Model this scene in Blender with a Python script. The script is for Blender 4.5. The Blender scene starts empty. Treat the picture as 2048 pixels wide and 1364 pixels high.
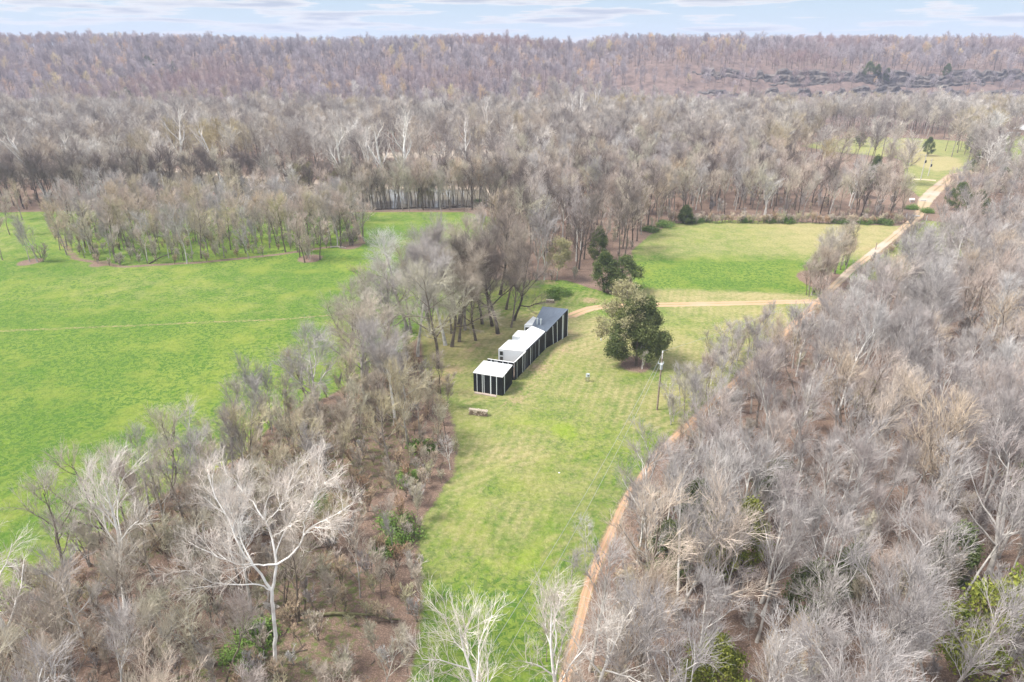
import bpy, math, random
import numpy as np
from mathutils import Vector, Matrix

# ------------------------------------------------------------------ camera
H = 50.0; FPX = 1365.0; W0, H0 = 2048, 1364
PITCH = math.atan((682 - 88) / FPX)
scene = bpy.context.scene
cam_d = bpy.data.cameras.new("camera"); cam = bpy.data.objects.new("camera", cam_d)
scene.collection.objects.link(cam); scene.camera = cam
cam_d.sensor_width = 36; cam_d.lens = 36 * FPX / W0
cam_d.clip_start = 0.5; cam_d.clip_end = 12000
cam.location = (0, 0, H); cam.rotation_euler = (math.pi / 2 - PITCH, 0, 0)

# ------------------------------------------------------------------ light
SUN_DIR = Vector((-0.56, -0.10, 0.82)).normalized()
world = bpy.data.worlds.new("World"); scene.world = world; world.use_nodes = True
nt = world.node_tree; nt.nodes.clear()
def N(t, **kw):
    n = nt.nodes.new(t)
    for k, v in kw.items(): setattr(n, k, v)
    return n
L = lambda a, b: nt.links.new(a, b)
wout = N('ShaderNodeOutputWorld'); bg = N('ShaderNodeBackground'); L(bg.outputs[0], wout.inputs[0])
bg.inputs[1].default_value = 0.10
sky = N('ShaderNodeTexSky', sky_type='NISHITA', sun_disc=False)
sky.sun_elevation = math.asin(SUN_DIR.z); sky.sun_rotation = math.atan2(SUN_DIR.x, SUN_DIR.y)
sky.altitude = 300; sky.air_density = 1.0; sky.dust_density = 1.2; sky.ozone_density = 1.3
tc = N('ShaderNodeTexCoord'); mp = N('ShaderNodeMapping'); mp.inputs['Scale'].default_value = (6.5, 6.5, 85)
mp.inputs['Location'].default_value = (3.1, 0.4, 0.35)
L(tc.outputs['Generated'], mp.inputs[0])
cn = N('ShaderNodeTexNoise'); cn.inputs['Scale'].default_value = 1.0; cn.inputs['Detail'].default_value = 6; cn.inputs['Roughness'].default_value = 0.52
L(mp.outputs[0], cn.inputs['Vector'])
cr = N('ShaderNodeValToRGB'); cr.color_ramp.elements[0].position = 0.505; cr.color_ramp.elements[1].position = 0.54
L(cn.outputs['Fac'], cr.inputs[0])
# cloud body: bright rims, blue-grey thick middle
cc = N('ShaderNodeValToRGB'); e = cc.color_ramp.elements
e[0].position = 0.50; e[0].color = (4.9, 4.85, 4.85, 1); e[1].position = 0.64; e[1].color = (2.5, 2.8, 3.45, 1)
L(cn.outputs['Fac'], cc.inputs[0])
# thin veil that whitens the blue
sep = N('ShaderNodeSeparateXYZ'); L(tc.outputs['Generated'], sep.inputs[0])
vr = N('ShaderNodeMapRange'); vr.inputs[1].default_value = 0.0; vr.inputs[2].default_value = 0.07; vr.inputs[3].default_value = 0.92; vr.inputs[4].default_value = 0.80
L(sep.outputs['Z'], vr.inputs[0])
veil = N('ShaderNodeMix', data_type='RGBA'); L(vr.outputs[0], veil.inputs[0]); L(sky.outputs[0], veil.inputs[6])
vc = N('ShaderNodeValToRGB'); vc.color_ramp.elements[0].color = (3.2, 3.95, 4.55, 1); vc.color_ramp.elements[1].color = (2.35, 3.15, 4.1, 1)
hz0 = N('ShaderNodeMapRange'); hz0.inputs[1].default_value = 0.0; hz0.inputs[2].default_value = 0.055; L(sep.outputs['Z'], hz0.inputs[0]); L(hz0.outputs[0], vc.inputs[0]); L(vc.outputs[0], veil.inputs[7])
mx = N('ShaderNodeMix', data_type='RGBA'); L(cr.outputs[0], mx.inputs[0]); L(veil.outputs[2], mx.inputs[6]); L(cc.outputs[0], mx.inputs[7])
# high overcast above the open band near the horizon
hr = N('ShaderNodeMapRange'); hr.inputs[1].default_value = 0.10; hr.inputs[2].default_value = 0.45; L(sep.outputs['Z'], hr.inputs[0])
hi = N('ShaderNodeMix', data_type='RGBA'); L(hr.outputs[0], hi.inputs[0]); L(mx.outputs[2], hi.inputs[6]); hi.inputs[7].default_value = (5.2, 5.6, 6.2, 1)
L(hi.outputs[2], bg.inputs[0])

sd = bpy.data.lights.new("sun", 'SUN'); sun = bpy.data.objects.new("sun", sd); scene.collection.objects.link(sun)
sd.energy = 3.0; sd.angle = math.radians(18); sd.color = (1.0, 0.96, 0.90)
sun.rotation_euler = SUN_DIR.to_track_quat('Z', 'Y').to_euler()
scene.view_settings.view_transform = 'Standard'; scene.view_settings.look = 'None'
scene.view_settings.exposure = 1.10; scene.view_settings.gamma = 1
scene.cycles.volume_bounces = 0
scene.cycles.max_bounces = 5; scene.cycles.transparent_max_bounces = 4

# ------------------------------------------------------------------ helpers
C = scene.collection
rs = np.random.RandomState(7); random.seed(7)
def G(px, py, z=0.0):
    """pixel of the 2048-wide photograph -> the world point at height z that it shows"""
    a = (px - W0 / 2) / FPX; b = (H0 / 2 - py) / FPX
    dy = math.cos(PITCH) + b * math.sin(PITCH); dz = -math.sin(PITCH) + b * math.cos(PITCH)
    t = (z - H) / dz
    return (a * t, dy * t)
def GY(px, py, y):
    """pixel -> world point in the upright plane at distance y"""
    a = (px - W0 / 2) / FPX; b = (H0 / 2 - py) / FPX
    dy = math.cos(PITCH) + b * math.sin(PITCH); dz = -math.sin(PITCH) + b * math.cos(PITCH)
    t = y / dy
    return (a * t, y, H + dz * t)
def PX(x, y, z):
    zz = z - H
    d = y * math.cos(PITCH) - zz * math.sin(PITCH)
    u = y * math.sin(PITCH) + zz * math.cos(PITCH)
    return (W0 / 2 + FPX * x / d, H0 / 2 - FPX * u / d)
def poly(l, z=0.0): return np.array([G(p[0], p[1], z) for p in l])

def tag(o, label=None, cat=None, group=None, kind=None):
    if label: o['label'] = label
    if cat: o['category'] = cat
    if group: o['group'] = group
    if kind: o['kind'] = kind
    return o
def empty(name, loc, label, cat, group=None, rz=0):
    o = bpy.data.objects.new(name, None); C.objects.link(o); o.location = loc; o.rotation_euler = (0, 0, rz)
    o.empty_display_size = 0.5
    return tag(o, label, cat, group)
def mesh_np(name, verts, faces_list, mats=(), smooth=False):
    """faces_list: list of int arrays (n,k)"""
    me = bpy.data.meshes.new(name)
    verts = np.asarray(verts, np.float32)
    me.vertices.add(len(verts)); me.vertices.foreach_set('co', verts.ravel())
    faces_list = [np.asarray(f, np.int32) for f in faces_list if len(f)]
    nl = sum(f.size for f in faces_list); nf = sum(len(f) for f in faces_list)
    me.loops.add(nl); me.polygons.add(nf)
    me.loops.foreach_set('vertex_index', np.concatenate([f.ravel() for f in faces_list]))
    tot = np.concatenate([np.full(len(f), f.shape[1], np.int32) for f in faces_list])
    st = np.concatenate([[0], np.cumsum(tot)[:-1]]).astype(np.int32)
    me.polygons.foreach_set('loop_start', st)
    for m in mats: me.materials.append(m)
    me.polygons.foreach_set('use_smooth', np.full(nf, smooth))
    me.update(calc_edges=True)
    return me
def link(name, me, parent=None):
    o = bpy.data.objects.new(name, me); C.objects.link(o)
    if parent is not None: o.parent = parent
    return o

class MB:
    """collects simple solids into one mesh"""
    def __init__(s): s.v = []; s.q = []; s.t = []; s.n = 0
    def add(s, v, quads=(), tris=()):
        s.v.append(np.asarray(v, float))
        if len(quads): s.q.append(np.asarray(quads) + s.n)
        if len(tris): s.t.append(np.asarray(tris) + s.n)
        s.n += len(v)
    def prism(s, pts, z0, z1):
        """pts: footprint, z0/z1 scalar or per point"""
        n = len(pts); pts = [tuple(p)[:2] for p in pts]
        a = sum(pts[i][0] * pts[(i + 1) % n][1] - pts[(i + 1) % n][0] * pts[i][1] for i in range(n))
        z0 = list(z0) if hasattr(z0, '__len__') else [z0] * n; z1 = list(z1) if hasattr(z1, '__len__') else [z1] * n
        if a < 0: pts, z0, z1 = pts[::-1], z0[::-1], z1[::-1]
        v = [(p[0], p[1], z) for p, z in zip(pts, z0)] + [(p[0], p[1], z) for p, z in zip(pts, z1)]
        q = [(i, (i + 1) % n, n + (i + 1) % n, n + i) for i in range(n)]
        s.add(v, q)
        base = s.n - 2 * n
        from mathutils.geometry import tessellate_polygon
        tri = tessellate_polygon([[Vector((p[0], p[1], 0)) for p in pts]])
        out = []
        for t in tri:
            p0, p1, p2 = [pts[i] for i in t]
            ccw = (p1[0]-p0[0])*(p2[1]-p0[1])-(p1[1]-p0[1])*(p2[0]-p0[0]) > 0
            t = t if ccw else t[::-1]
            out.append([base + n + i for i in t]); out.append([base + i for i in t[::-1]])
        s.t.append(np.array(out))
    def box(s, x0, x1, y0, y1, z0, z1): s.prism([(x0, y0), (x1, y0), (x1, y1), (x0, y1)], z0, z1)
    def slab(s, p, q, th, z0, z1, side=0.0):
        """upright slab from p to q; side shifts it along its normal"""
        d = Vector((q[0] - p[0], q[1] - p[1])); d.normalize(); n = Vector((-d.y, d.x))
        a = n * (side + th / 2); b = n * (side - th / 2)
        s.prism([(p[0] + b.x, p[1] + b.y), (q[0] + b.x, q[1] + b.y), (q[0] + a.x, q[1] + a.y), (p[0] + a.x, p[1] + a.y)], z0, z1)
    def tube(s, pts, rad, k=8, caps=True):
        pts = np.asarray(pts, float); m = len(pts); rad = np.broadcast_to(np.asarray(rad, float), (m,))
        v, q = tubes(pts[None], rad[None], k)
        tris = []
        if caps:
            tris = [(0, i + 1, i) for i in range(1, k - 1)] + [((m - 1) * k, (m - 1) * k + i, (m - 1) * k + i + 1) for i in range(1, k - 1)]
        s.add(v, q, tris)
    def build(s, name, mat, parent=None):
        fl = []
        if s.q: fl.append(np.concatenate(s.q))
        if s.t: fl.append(np.concatenate(s.t))
        return link(name, mesh_np(name, np.concatenate(s.v), fl, [mat]), parent)

def tubes(P, R, k):
    """P (B,m,3), R (B,m) -> verts, quads"""
    B, m, _ = P.shape
    T = np.empty_like(P); T[:, 1:-1] = P[:, 2:] - P[:, :-2]; T[:, 0] = P[:, 1] - P[:, 0]; T[:, -1] = P[:, -1] - P[:, -2]
    T /= np.linalg.norm(T, axis=2, keepdims=True) + 1e-9
    ref = np.where(np.abs(T[:, :1, 2:3]) > 0.8, np.array([1., 0, 0]), np.array([0, 0, 1.]))
    ref = np.broadcast_to(ref, P.shape)
    U = np.cross(T, ref); U /= np.linalg.norm(U, axis=2, keepdims=True) + 1e-9
    V = np.cross(T, U)
    an = np.arange(k) * 2 * math.pi / k
    v = P[:, :, None] + R[:, :, None, None] * (np.cos(an)[:, None] * U[:, :, None] + np.sin(an)[:, None] * V[:, :, None])
    idx = np.arange(B * m * k).reshape(B, m, k)
    a = idx[:, :-1]; b = idx[:, 1:]; a2 = np.roll(a, -1, 2); b2 = np.roll(b, -1, 2)
    q = np.stack([a, b, b2, a2], -1).reshape(-1, 4)
    return v.reshape(-1, 3), q

# ------------------------------------------------------------------ materials
MATS = {}
def mat_new(name):
    m = bpy.data.materials.new(name); m.use_nodes = True
    t = m.node_tree; b = t.nodes['Principled BSDF']
    return m, t, b
def mat(name, col, rough=0.8, metal=0.0, var=0.0, nscale=3.0, spec=0.3, bump=0.0, col2=None, objvar=0.0):
    if name in MATS: return MATS[name]
    m, t, b = mat_new(name)
    b.inputs['Roughness'].default_value = rough; b.inputs['Metallic'].default_value = metal
    b.inputs['Specular IOR Level'].default_value = spec
    tcn = t.nodes.new('ShaderNodeTexCoord'); n = t.nodes.new('ShaderNodeTexNoise')
    n.inputs['Scale'].default_value = nscale; n.inputs['Detail'].default_value = 5
    t.links.new(tcn.outputs['Object'], n.inputs['Vector'])
    r = t.nodes.new('ShaderNodeValToRGB'); r.color_ramp.elements[0].position = 0.3; r.color_ramp.elements[1].position = 0.7
    c2 = col2 or tuple(min(1, c * (1 + var)) for c in col); c1 = col if col2 else tuple(c * (1 - var) for c in col)
    r.color_ramp.elements[0].color = (*c1, 1); r.color_ramp.elements[1].color = (*c2, 1)
    t.links.new(n.outputs['Fac'], r.inputs[0]); out = r.outputs[0]
    if objvar:
        oi = t.nodes.new('ShaderNodeObjectInfo'); hs = t.nodes.new('ShaderNodeHueSaturation')
        mr = t.nodes.new('ShaderNodeMapRange'); mr.inputs[3].default_value = 1 - objvar; mr.inputs[4].default_value = 1 + objvar
        t.links.new(oi.outputs['Random'], mr.inputs[0]); t.links.new(mr.outputs[0], hs.inputs['Value']); t.links.new(out, hs.inputs['Color']); out = hs.outputs[0]
    t.links.new(out, b.inputs['Base Color'])
    if bump:
        bp = t.nodes.new('ShaderNodeBump'); bp.inputs['Strength'].default_value = bump; bp.inputs['Distance'].default_value = 0.05
        t.links.new(n.outputs['Fac'], bp.inputs['Height']); t.links.new(bp.outputs[0], b.inputs['Normal'])
    MATS[name] = m
    return m
def twig_mat(name, cols, patch=None, pscale=0.012, soft=0.35):
    """bark/twig colour: picks between cols by the instance's random number; patch = other colour by location noise"""
    m, t, b = mat_new(name); MATS[name] = m
    b.inputs['Roughness'].default_value = 0.9; b.inputs['Specular IOR Level'].default_value = 0.1
    oi = t.nodes.new('ShaderNodeObjectInfo')
    r = t.nodes.new('ShaderNodeValToRGB'); r.color_ramp.interpolation = 'LINEAR'
    while len(r.color_ramp.elements) < len(cols): r.color_ramp.elements.new(0.5)
    for i, c in enumerate(cols):
        r.color_ramp.elements[i].position = c[0]; r.color_ramp.elements[i].color = (*c[1], 1)
    t.links.new(oi.outputs['Random'], r.inputs[0]); out = r.outputs[0]
    # lichen and bark mottling along the limbs
    tcn = t.nodes.new('ShaderNodeTexCoord'); n = t.nodes.new('ShaderNodeTexNoise'); n.inputs['Scale'].default_value = 1.3; n.inputs['Detail'].default_value = 4
    t.links.new(tcn.outputs['Object'], n.inputs['Vector'])
    mr = t.nodes.new('ShaderNodeMapRange'); mr.inputs[1].default_value = 0.3; mr.inputs[2].default_value = 0.7; mr.inputs[3].default_value = 1 - soft; mr.inputs[4].default_value = 1 + soft
    t.links.new(n.outputs['Fac'], mr.inputs[0])
    if patch:
        n2 = t.nodes.new('ShaderNodeTexNoise'); n2.inputs['Scale'].default_value = pscale; n2.inputs['Detail'].default_value = 2
        t.links.new(oi.outputs['Location'], n2.inputs['Vector'])
        r2 = t.nodes.new('ShaderNodeValToRGB'); r2.color_ramp.elements[0].position = patch[1]; r2.color_ramp.elements[1].position = patch[2]
        t.links.new(n2.outputs['Fac'], r2.inputs[0])
        mx = t.nodes.new('ShaderNodeMix'); mx.data_type = 'RGBA'
        t.links.new(r2.outputs[0], mx.inputs[0]); t.links.new(out, mx.inputs[6]); mx.inputs[7].default_value = (*patch[0], 1); out = mx.outputs[2]
    vm = t.nodes.new('ShaderNodeVectorMath'); vm.operation = 'SCALE'
    t.links.new(out, vm.inputs[0]); t.links.new(mr.outputs[0], vm.inputs['Scale'])
    t.links.new(vm.outputs[0], b.inputs['Base Color'])
    return m
grey_twig = twig_mat('grey_twig', [(0, (0.30, 0.275, 0.265)), (0.35, (0.45, 0.415, 0.395)), (0.7, (0.38, 0.325, 0.305)), (1, (0.57, 0.545, 0.52))])
grey_bark = twig_mat('grey_bark', [(0, (0.34, 0.31, 0.28)), (0.5, (0.56, 0.53, 0.49)), (1, (0.72, 0.70, 0.66))], soft=0.4)
tan_twig = twig_mat('tan_twig', [(0, (0.40, 0.34, 0.28)), (0.4, (0.52, 0.45, 0.37)), (0.7, (0.47, 0.44, 0.33)), (1, (0.46, 0.41, 0.37))])
tan_bark = twig_mat('tan_bark', [(0, (0.13, 0.105, 0.08)), (0.6, (0.24, 0.20, 0.165)), (1, (0.40, 0.37, 0.33))], soft=0.4)
pink_twig = twig_mat('pink_twig', [(0, (0.50, 0.40, 0.34)), (0.5, (0.48, 0.42, 0.38)), (0.8, (0.54, 0.43, 0.31)), (1, (0.52, 0.46, 0.43))])
dark_twig = twig_mat('dark_twig', [(0, (0.17, 0.135, 0.12)), (0.6, (0.22, 0.18, 0.155)), (1, (0.27, 0.23, 0.20))])
dark_bark = twig_mat('dark_bark', [(0, (0.075, 0.06, 0.048)), (0.6, (0.12, 0.10, 0.08)), (1, (0.18, 0.15, 0.12))], soft=0.4)
white_bark = twig_mat('white_bark', [(0, (0.74, 0.71, 0.66)), (1, (0.82, 0.80, 0.76))], soft=0.18)
white_twig = twig_mat('white_twig', [(0, (0.60, 0.53, 0.47)), (1, (0.68, 0.63, 0.57))])
brush_twig = twig_mat('brush_twig', [(0, (0.46, 0.31, 0.21)), (0.5, (0.48, 0.39, 0.28)), (1, (0.42, 0.40, 0.25))])
yellow_twig = twig_mat('yellow_twig', [(0, (0.48, 0.42, 0.27)), (1, (0.46, 0.40, 0.30))])
orange_twig = twig_mat('orange_twig', [(0, (0.48, 0.30, 0.18)), (1, (0.44, 0.31, 0.20))])
valley_twig = twig_mat('valley_twig', [(0, (0.26, 0.225, 0.20)), (0.3, (0.50, 0.455, 0.41)), (0.55, (0.31, 0.265, 0.24)), (0.8, (0.50, 0.42, 0.33)), (1, (0.62, 0.59, 0.55))], patch=((0.46, 0.38, 0.22), 0.56, 0.66))
ridge_twig = twig_mat('ridge_twig', [(0, (0.20, 0.17, 0.185)), (0.3, (0.47, 0.41, 0.43)), (0.55, (0.28, 0.235, 0.25)), (0.86, (0.53, 0.47, 0.49)), (0.94, (0.62, 0.42, 0.27)), (1, (0.62, 0.54, 0.32))], patch=((0.38, 0.27, 0.26), 0.5, 0.66), pscale=0.006)
cedar_leaf = mat('cedar_leaf', (0.065, 0.10, 0.030), 0.8, nscale=0.9, col2=(0.17, 0.20, 0.07), spec=0.15, objvar=0.15)
cedar_gold = mat('cedar_gold_leaf', (0.12, 0.16, 0.028), 0.8, nscale=0.9, col2=(0.34, 0.35, 0.07), spec=0.15, objvar=0.1)
shrub_leaf = mat('shrub_leaf', (0.075, 0.15, 0.03), 0.8, nscale=1.2, col2=(0.20, 0.28, 0.07), spec=0.15, objvar=0.3)
bud_leaf = mat('bud_leaf', (0.29, 0.27, 0.135), 0.8, nscale=0.8, col2=(0.41, 0.375, 0.21), spec=0.1)

# ------------------------------------------------------------------ terrain
road_px = [(1060, 1560), (1130, 1364), (1180, 1160), (1250, 1000), (1322, 900), (1425, 803), (1505, 730), (1595, 640), (1637, 603), (1700, 541), (1790, 471), (1838, 430), (1852, 400), (1870, 380), (1905, 352), (1940, 343), (2060, 337), (2200, 336)]
road_pl = poly(road_px)
drive_px = [(1137, 634), (1160, 624), (1190, 614), (1260, 611), (1340, 609), (1500, 606), (1630, 602)]
drive_pl = poly(drive_px)
spur_pl = poly([(1876, 361), (1850, 359), (1824, 358)])
def seg_dist(X, Y, pl):
    d = np.full(X.shape, 1e9); side = np.zeros(X.shape)
    for (x0, y0), (x1, y1) in zip(pl[:-1], pl[1:]):
        dx, dy = x1 - x0, y1 - y0
        t = np.clip(((X - x0) * dx + (Y - y0) * dy) / (dx * dx + dy * dy), 0, 1)
        dd = np.hypot(X - x0 - t * dx, Y - y0 - t * dy)
        s = (X - x0) * dy - (Y - y0) * dx
        m = dd < d
        d = np.where(m, dd, d); side = np.where(m, s, side)
    return d, np.sign(side)          # side > 0: right of the line
def sdf(X, Y, pg):
    pg = np.asarray(pg); ins = np.zeros(X.shape, bool); n = len(pg)
    for i in range(n):
        x0, y0 = pg[i]; x1, y1 = pg[(i + 1) % n]
        c = ((y0 > Y) != (y1 > Y))
        xx = (x1 - x0) * (Y - y0) / (y1 - y0 + 1e-12) + x0
        ins ^= c & (X < xx)
    d, _ = seg_dist(X, Y, np.vstack([pg, pg[:1]]))
    return np.where(ins, d, -d)
def vnoise(X, Y, s, seed=0):
    r = np.random.RandomState(seed); acc = 0
    for k in range(5):
        a = r.rand() * 6.28; ph = r.rand() * 6.28; f = s * (0.6 + 0.35 * k)
        acc = acc + np.sin((X * math.cos(a) + Y * math.sin(a)) * f + ph + 1.3 * np.sin((X * math.sin(a) - Y * math.cos(a)) * f * 0.7 + ph * 2))
    return acc / 5
def sm(t): t = np.clip(t, 0, 1); return t * t * (3 - 2 * t)
river_pg = poly([(-300, 345), (300, 362), (640, 408), (735, 418), (960, 413), (985, 395), (975, 374), (735, 372), (300, 335), (-300, 325)])
far_river_pg = poly([(745, 316), (980, 314), (1070, 312), (1085, 303), (1050, 297), (930, 300), (760, 306)])
def bluff_y(x, tier): return (648 if tier == 0 else 672) + 11 * vnoise(x, np.asarray(x) * 0, 0.02, 5 + tier)
def zf(X, Y):
    X = np.asarray(X, float); Y = np.asarray(Y, float)
    w = sm((X + 100) / 350)
    b = 470 + 175 * w; top = 850.0 - 55 * w
    t = (Y - b) / (top - b)
    ridge = 42.0 * (0.65 * sm(t) + 0.35 * np.clip(t, 0, 1)) + (5.5 - 2.5 * w) * vnoise(X, Y, 0.013, 3) * sm(t * 2)
    cl = sm((X - 60) / 90) * (9.5 * sm((Y - bluff_y(X, 0)) / 7) + 9.5 * sm((Y - bluff_y(X, 1)) / 7))
    ridge = ridge * (1 - 0.30 * w) + cl * (1 - 0.38 * sm((Y - 700) / 110))
    d, s = seg_dist(X, Y, road_pl)
    sr = np.where(s > 0, d, 0) * (Y < 420)
    right = 10 * sm((sr - 5) / 110) * sm((205 - Y) / 90) + 0.5 * vnoise(X, Y, 0.12, 8) * sm((sr - 6) / 15)
    near = 0.12 * vnoise(X, Y, 0.09, 1)
    rv = -1.6 * sm((sdf(X, Y, river_pg) + 1.5) / 4)
    return ridge + right + near + rv
def zp(x, y): return float(zf(np.array([x]), np.array([y]))[0])

lawn_pg = poly([(800, 1500), (842, 1210), (838, 1080), (850, 1030), (905, 950), (918, 900), (905, 830), (880, 790), (850, 740), (840, 650), (950, 560), (1130, 560), (1230, 590), (1290, 575), (1620, 590), (1640, 603), (1480, 740), (1395, 825), (1320, 900), (1250, 1000), (1185, 1150), (1130, 1340), (1060, 1600)])
field_pg = poly([(1262, 560), (1265, 500), (1300, 470), (1345, 447), (1460, 440), (1800, 452), (1835, 432), (1800, 470), (1710, 545), (1640, 603), (1500, 605), (1300, 607)])
field2_pg = poly([(1700, 560), (1800, 480), (1845, 440), (1930, 450), (1990, 480), (1850, 560)])
belt_pg = np.vstack([poly([(-700, 1130), (-200, 1060), (110, 880), (290, 790), (440, 735), (540, 662), (620, 640)], 13), poly([(820, 700), (880, 780), (905, 830), (918, 900), (905, 950), (850, 1030), (838, 1080), (842, 1210), (800, 1500), (0, 1900), (-700, 1700)])])
meadow_pg = np.vstack([poly([(-900, 430), (0, 425), (560, 412), (700, 424), (930, 424), (1010, 440), (960, 560), (850, 660), (700, 800)]), [[-18, 80], [-40, 45], [-150, 30], [-330, 60]]])
copse_pg = poly([(90, 455), (140, 520), (240, 538), (400, 528), (560, 512), (650, 498), (735, 488), (712, 430), (560, 424), (300, 425)])
back1_pg = poly([(1600, 292), (1650, 280), (1760, 272), (1825, 282), (1850, 305), (1915, 318), (1925, 335), (1880, 343), (1845, 335), (1790, 315), (1690, 306)])
back2_pg = poly([(1990, 270), (2150, 262), (2300, 300), (2250, 335), (2030, 334), (2010, 300)])
back3_pg = poly([(1800, 275), (1975, 285), (1975, 345), (1900, 352), (1840, 395), (1812, 372), (1805, 320)])
gr_pgs = [back3_pg, lawn_pg, field_pg, field2_pg, meadow_pg, back1_pg, back2_pg]

def axis(lo, hi, fine0, fine1, s0, g):
    a = list(np.arange(fine0, fine1 + 1e-6, s0)); st = s0
    while a[-1] < hi: st = min(st * g, 60); a.append(a[-1] + st)
    st = s0
    while a[0] > lo: st = min(st * g, 60); a.insert(0, a[0] - st)
    return np.array(a)
xs = axis(-2600, 2600, -70, 110, 0.8, 1.022); ys = axis(-250, 4000, 30, 215, 0.8, 1.022)
X, Y = np.meshgrid(xs, ys)
Z = zf(X, Y)
nx, ny = len(xs), len(ys)
ii = np.arange(nx * ny).reshape(ny, nx)
quads = np.stack([ii[:-1, :-1], ii[:-1, 1:], ii[1:, 1:], ii[1:, :-1]], -1).reshape(-1, 4)
gsd = np.max([sdf(X, Y, p) for p in gr_pgs], axis=0)
gsd = np.minimum(gsd, -sdf(X, Y, belt_pg) + 0.5)
cop = sdf(X, Y, copse_pg)
litter_islands = [(620, 517, 3.0), (700, 490, 3.2), (200, 528, 2.2), (60, 524, 2.6), (1270, 728, 2.6), (1650, 560, 6)]
for px, py, r in litter_islands:
    c = G(px, py); gsd = np.minimum(gsd, np.hypot(X - c[0], (Y - c[1]) * 0.8) - r)
gsd = np.minimum(gsd, -np.minimum(cop, 1.2 - np.abs(cop - 1.4)) * 1.0 + 0.35 )
rd, rside = seg_dist(X, Y, road_pl); dd, _ = seg_dist(X, Y, drive_pl)
gsd = np.minimum(gsd, rd - 0.5)
dirt = np.maximum(np.exp(-(rd / np.interp(Y, [120, 200, 260], [0.95, 1.6, 2.6])) ** 2) * (0.62 + 0.3 * vnoise(X, Y, 0.3, 61)), np.exp(-(dd / 1.5) ** 2) * 0.7)
for px, py, r, a in [(1075, 735, 3.5, .55), (1130, 700, 2.5, .5), (1035, 800, 2.2, .5), (1100, 850, 3, .25), (1180, 600, 3, .6), (1130, 665, 2.2, .6), (880, 760, 3, .6), (905, 740, 3, .55), (930, 712, 2.5, .4), (940, 700, 2, .5), (955, 690, 1.5, .6), (995, 668, 1.5, .6), (1100, 565, 3, .5), (1450, 660, 8, .35), (1540, 650, 6, .3), (1160, 690, 2, .35), (1240, 560, 3, .3), (1190, 640, 3, .4), (1750, 500, 5, .5), (1390, 870, 3, .4)]:
    c = G(px, py); dirt = np.maximum(dirt, a * np.exp(-((X - c[0]) ** 2 + (Y - c[1]) ** 2) / r ** 2))
mt_, _ = seg_dist(X, Y, poly([(-200, 668), (0, 662), (300, 650), (560, 638), (700, 628)])); dirt = np.maximum(dirt, 0.46 * np.exp(-(mt_ / 0.9) ** 2))
# two wheel ruts worn past the east side of the house
for off in (0.0, 1.6):
    rut = [(p[0] + off, p[1]) for p in poly([(1000, 815), (1035, 790), (1075, 745), (1110, 700), (1150, 655)])]
    r_, _ = seg_dist(X, Y, np.array(rut)); dirt = np.maximum(dirt, 0.42 * np.exp(-(r_ / 0.75) ** 2))
l_in = sm(sdf(X, Y, lawn_pg) / 3 + 0.5); f_in = sm(sdf(X, Y, field_pg) / 4 + 0.5); f2 = sm(sdf(X, Y, field2_pg) / 4 + 0.5)
dry = 0.10 + 0.70 * l_in * (0.75 + 0.5 * vnoise(X, Y, 0.10, 21)) + (0.45 + 0.35 * sm((X - 60) / 30)) * f_in * sm((Y - 160) / 16) * sm((212 - Y) / 8) + 0.35 * f2 + 0.2 * f_in * sm((146 - Y) / 5)
dry = dry - 0.45 * l_in * np.exp(-(((X - 22) / 5) ** 2 + ((Y - 101) / 4) ** 2)) - 0.34 * l_in * sm((85 - Y) / 20) - 0.3 * l_in * sm((Y - 125) / 5) * sm((25 - X) / 5)  # first spot paints the lawn cedar's shadow as greener, darker grass
dry = dry + 0.55 * (sdf(X, Y, back1_pg) > 0) + 0.5 * (sdf(X, Y, back3_pg) > 0) + 0.35 * (sdf(X, Y, back2_pg) > 0) + (1 - l_in) * (X < 0) * (0.10 + 0.22 * vnoise(X, Y, 0.045, 51))
lime = l_in * np.clip(0.15 + 1.6 * vnoise(X, Y, 0.45, 33) + 0.9 * vnoise(X, Y, 1.1, 34), 0, 1) * (np.exp(-(((X - 6) / 7) ** 2 + ((Y - 83) / 4) ** 2)) + 0.8 * np.exp(-(((X - 0) / 6) ** 2 + ((Y - 62) / 12) ** 2)))
sand = np.maximum(sm((sdf(X, Y, river_pg) + 4) / 5), sm((sdf(X, Y, far_river_pg) + 2) / 3))
under = 0.22 + 0.38 * sm(sdf(X, Y, belt_pg) / 4) * sm((vnoise(X, Y, 0.16, 12) + 0.3) / 0.5) + 0.5 * sm(cop / 3)
me = mesh_np('ground', np.stack([X, Y, Z], -1).reshape(-1, 3), [quads])
for nm, ch in (('mask_a', (np.clip(0.5 + gsd / 10, 0, 1), np.clip(dry, 0, 1), np.clip(dirt, 0, 1), l_in)), ('mask_b', (sand, np.clip(under, 0, 1), np.clip(lime, 0, 1), sm((Y - 420) / 120)))):
    at_ = me.attributes.new(nm, 'FLOAT_COLOR', 'POINT')
    at_.data.foreach_set('color', np.stack(ch, -1).reshape(-1).astype(np.float32))
me.polygons.foreach_set('use_smooth', np.ones(len(me.polygons), bool))
ground = link('ground', me); tag(ground, kind='structure')

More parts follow.
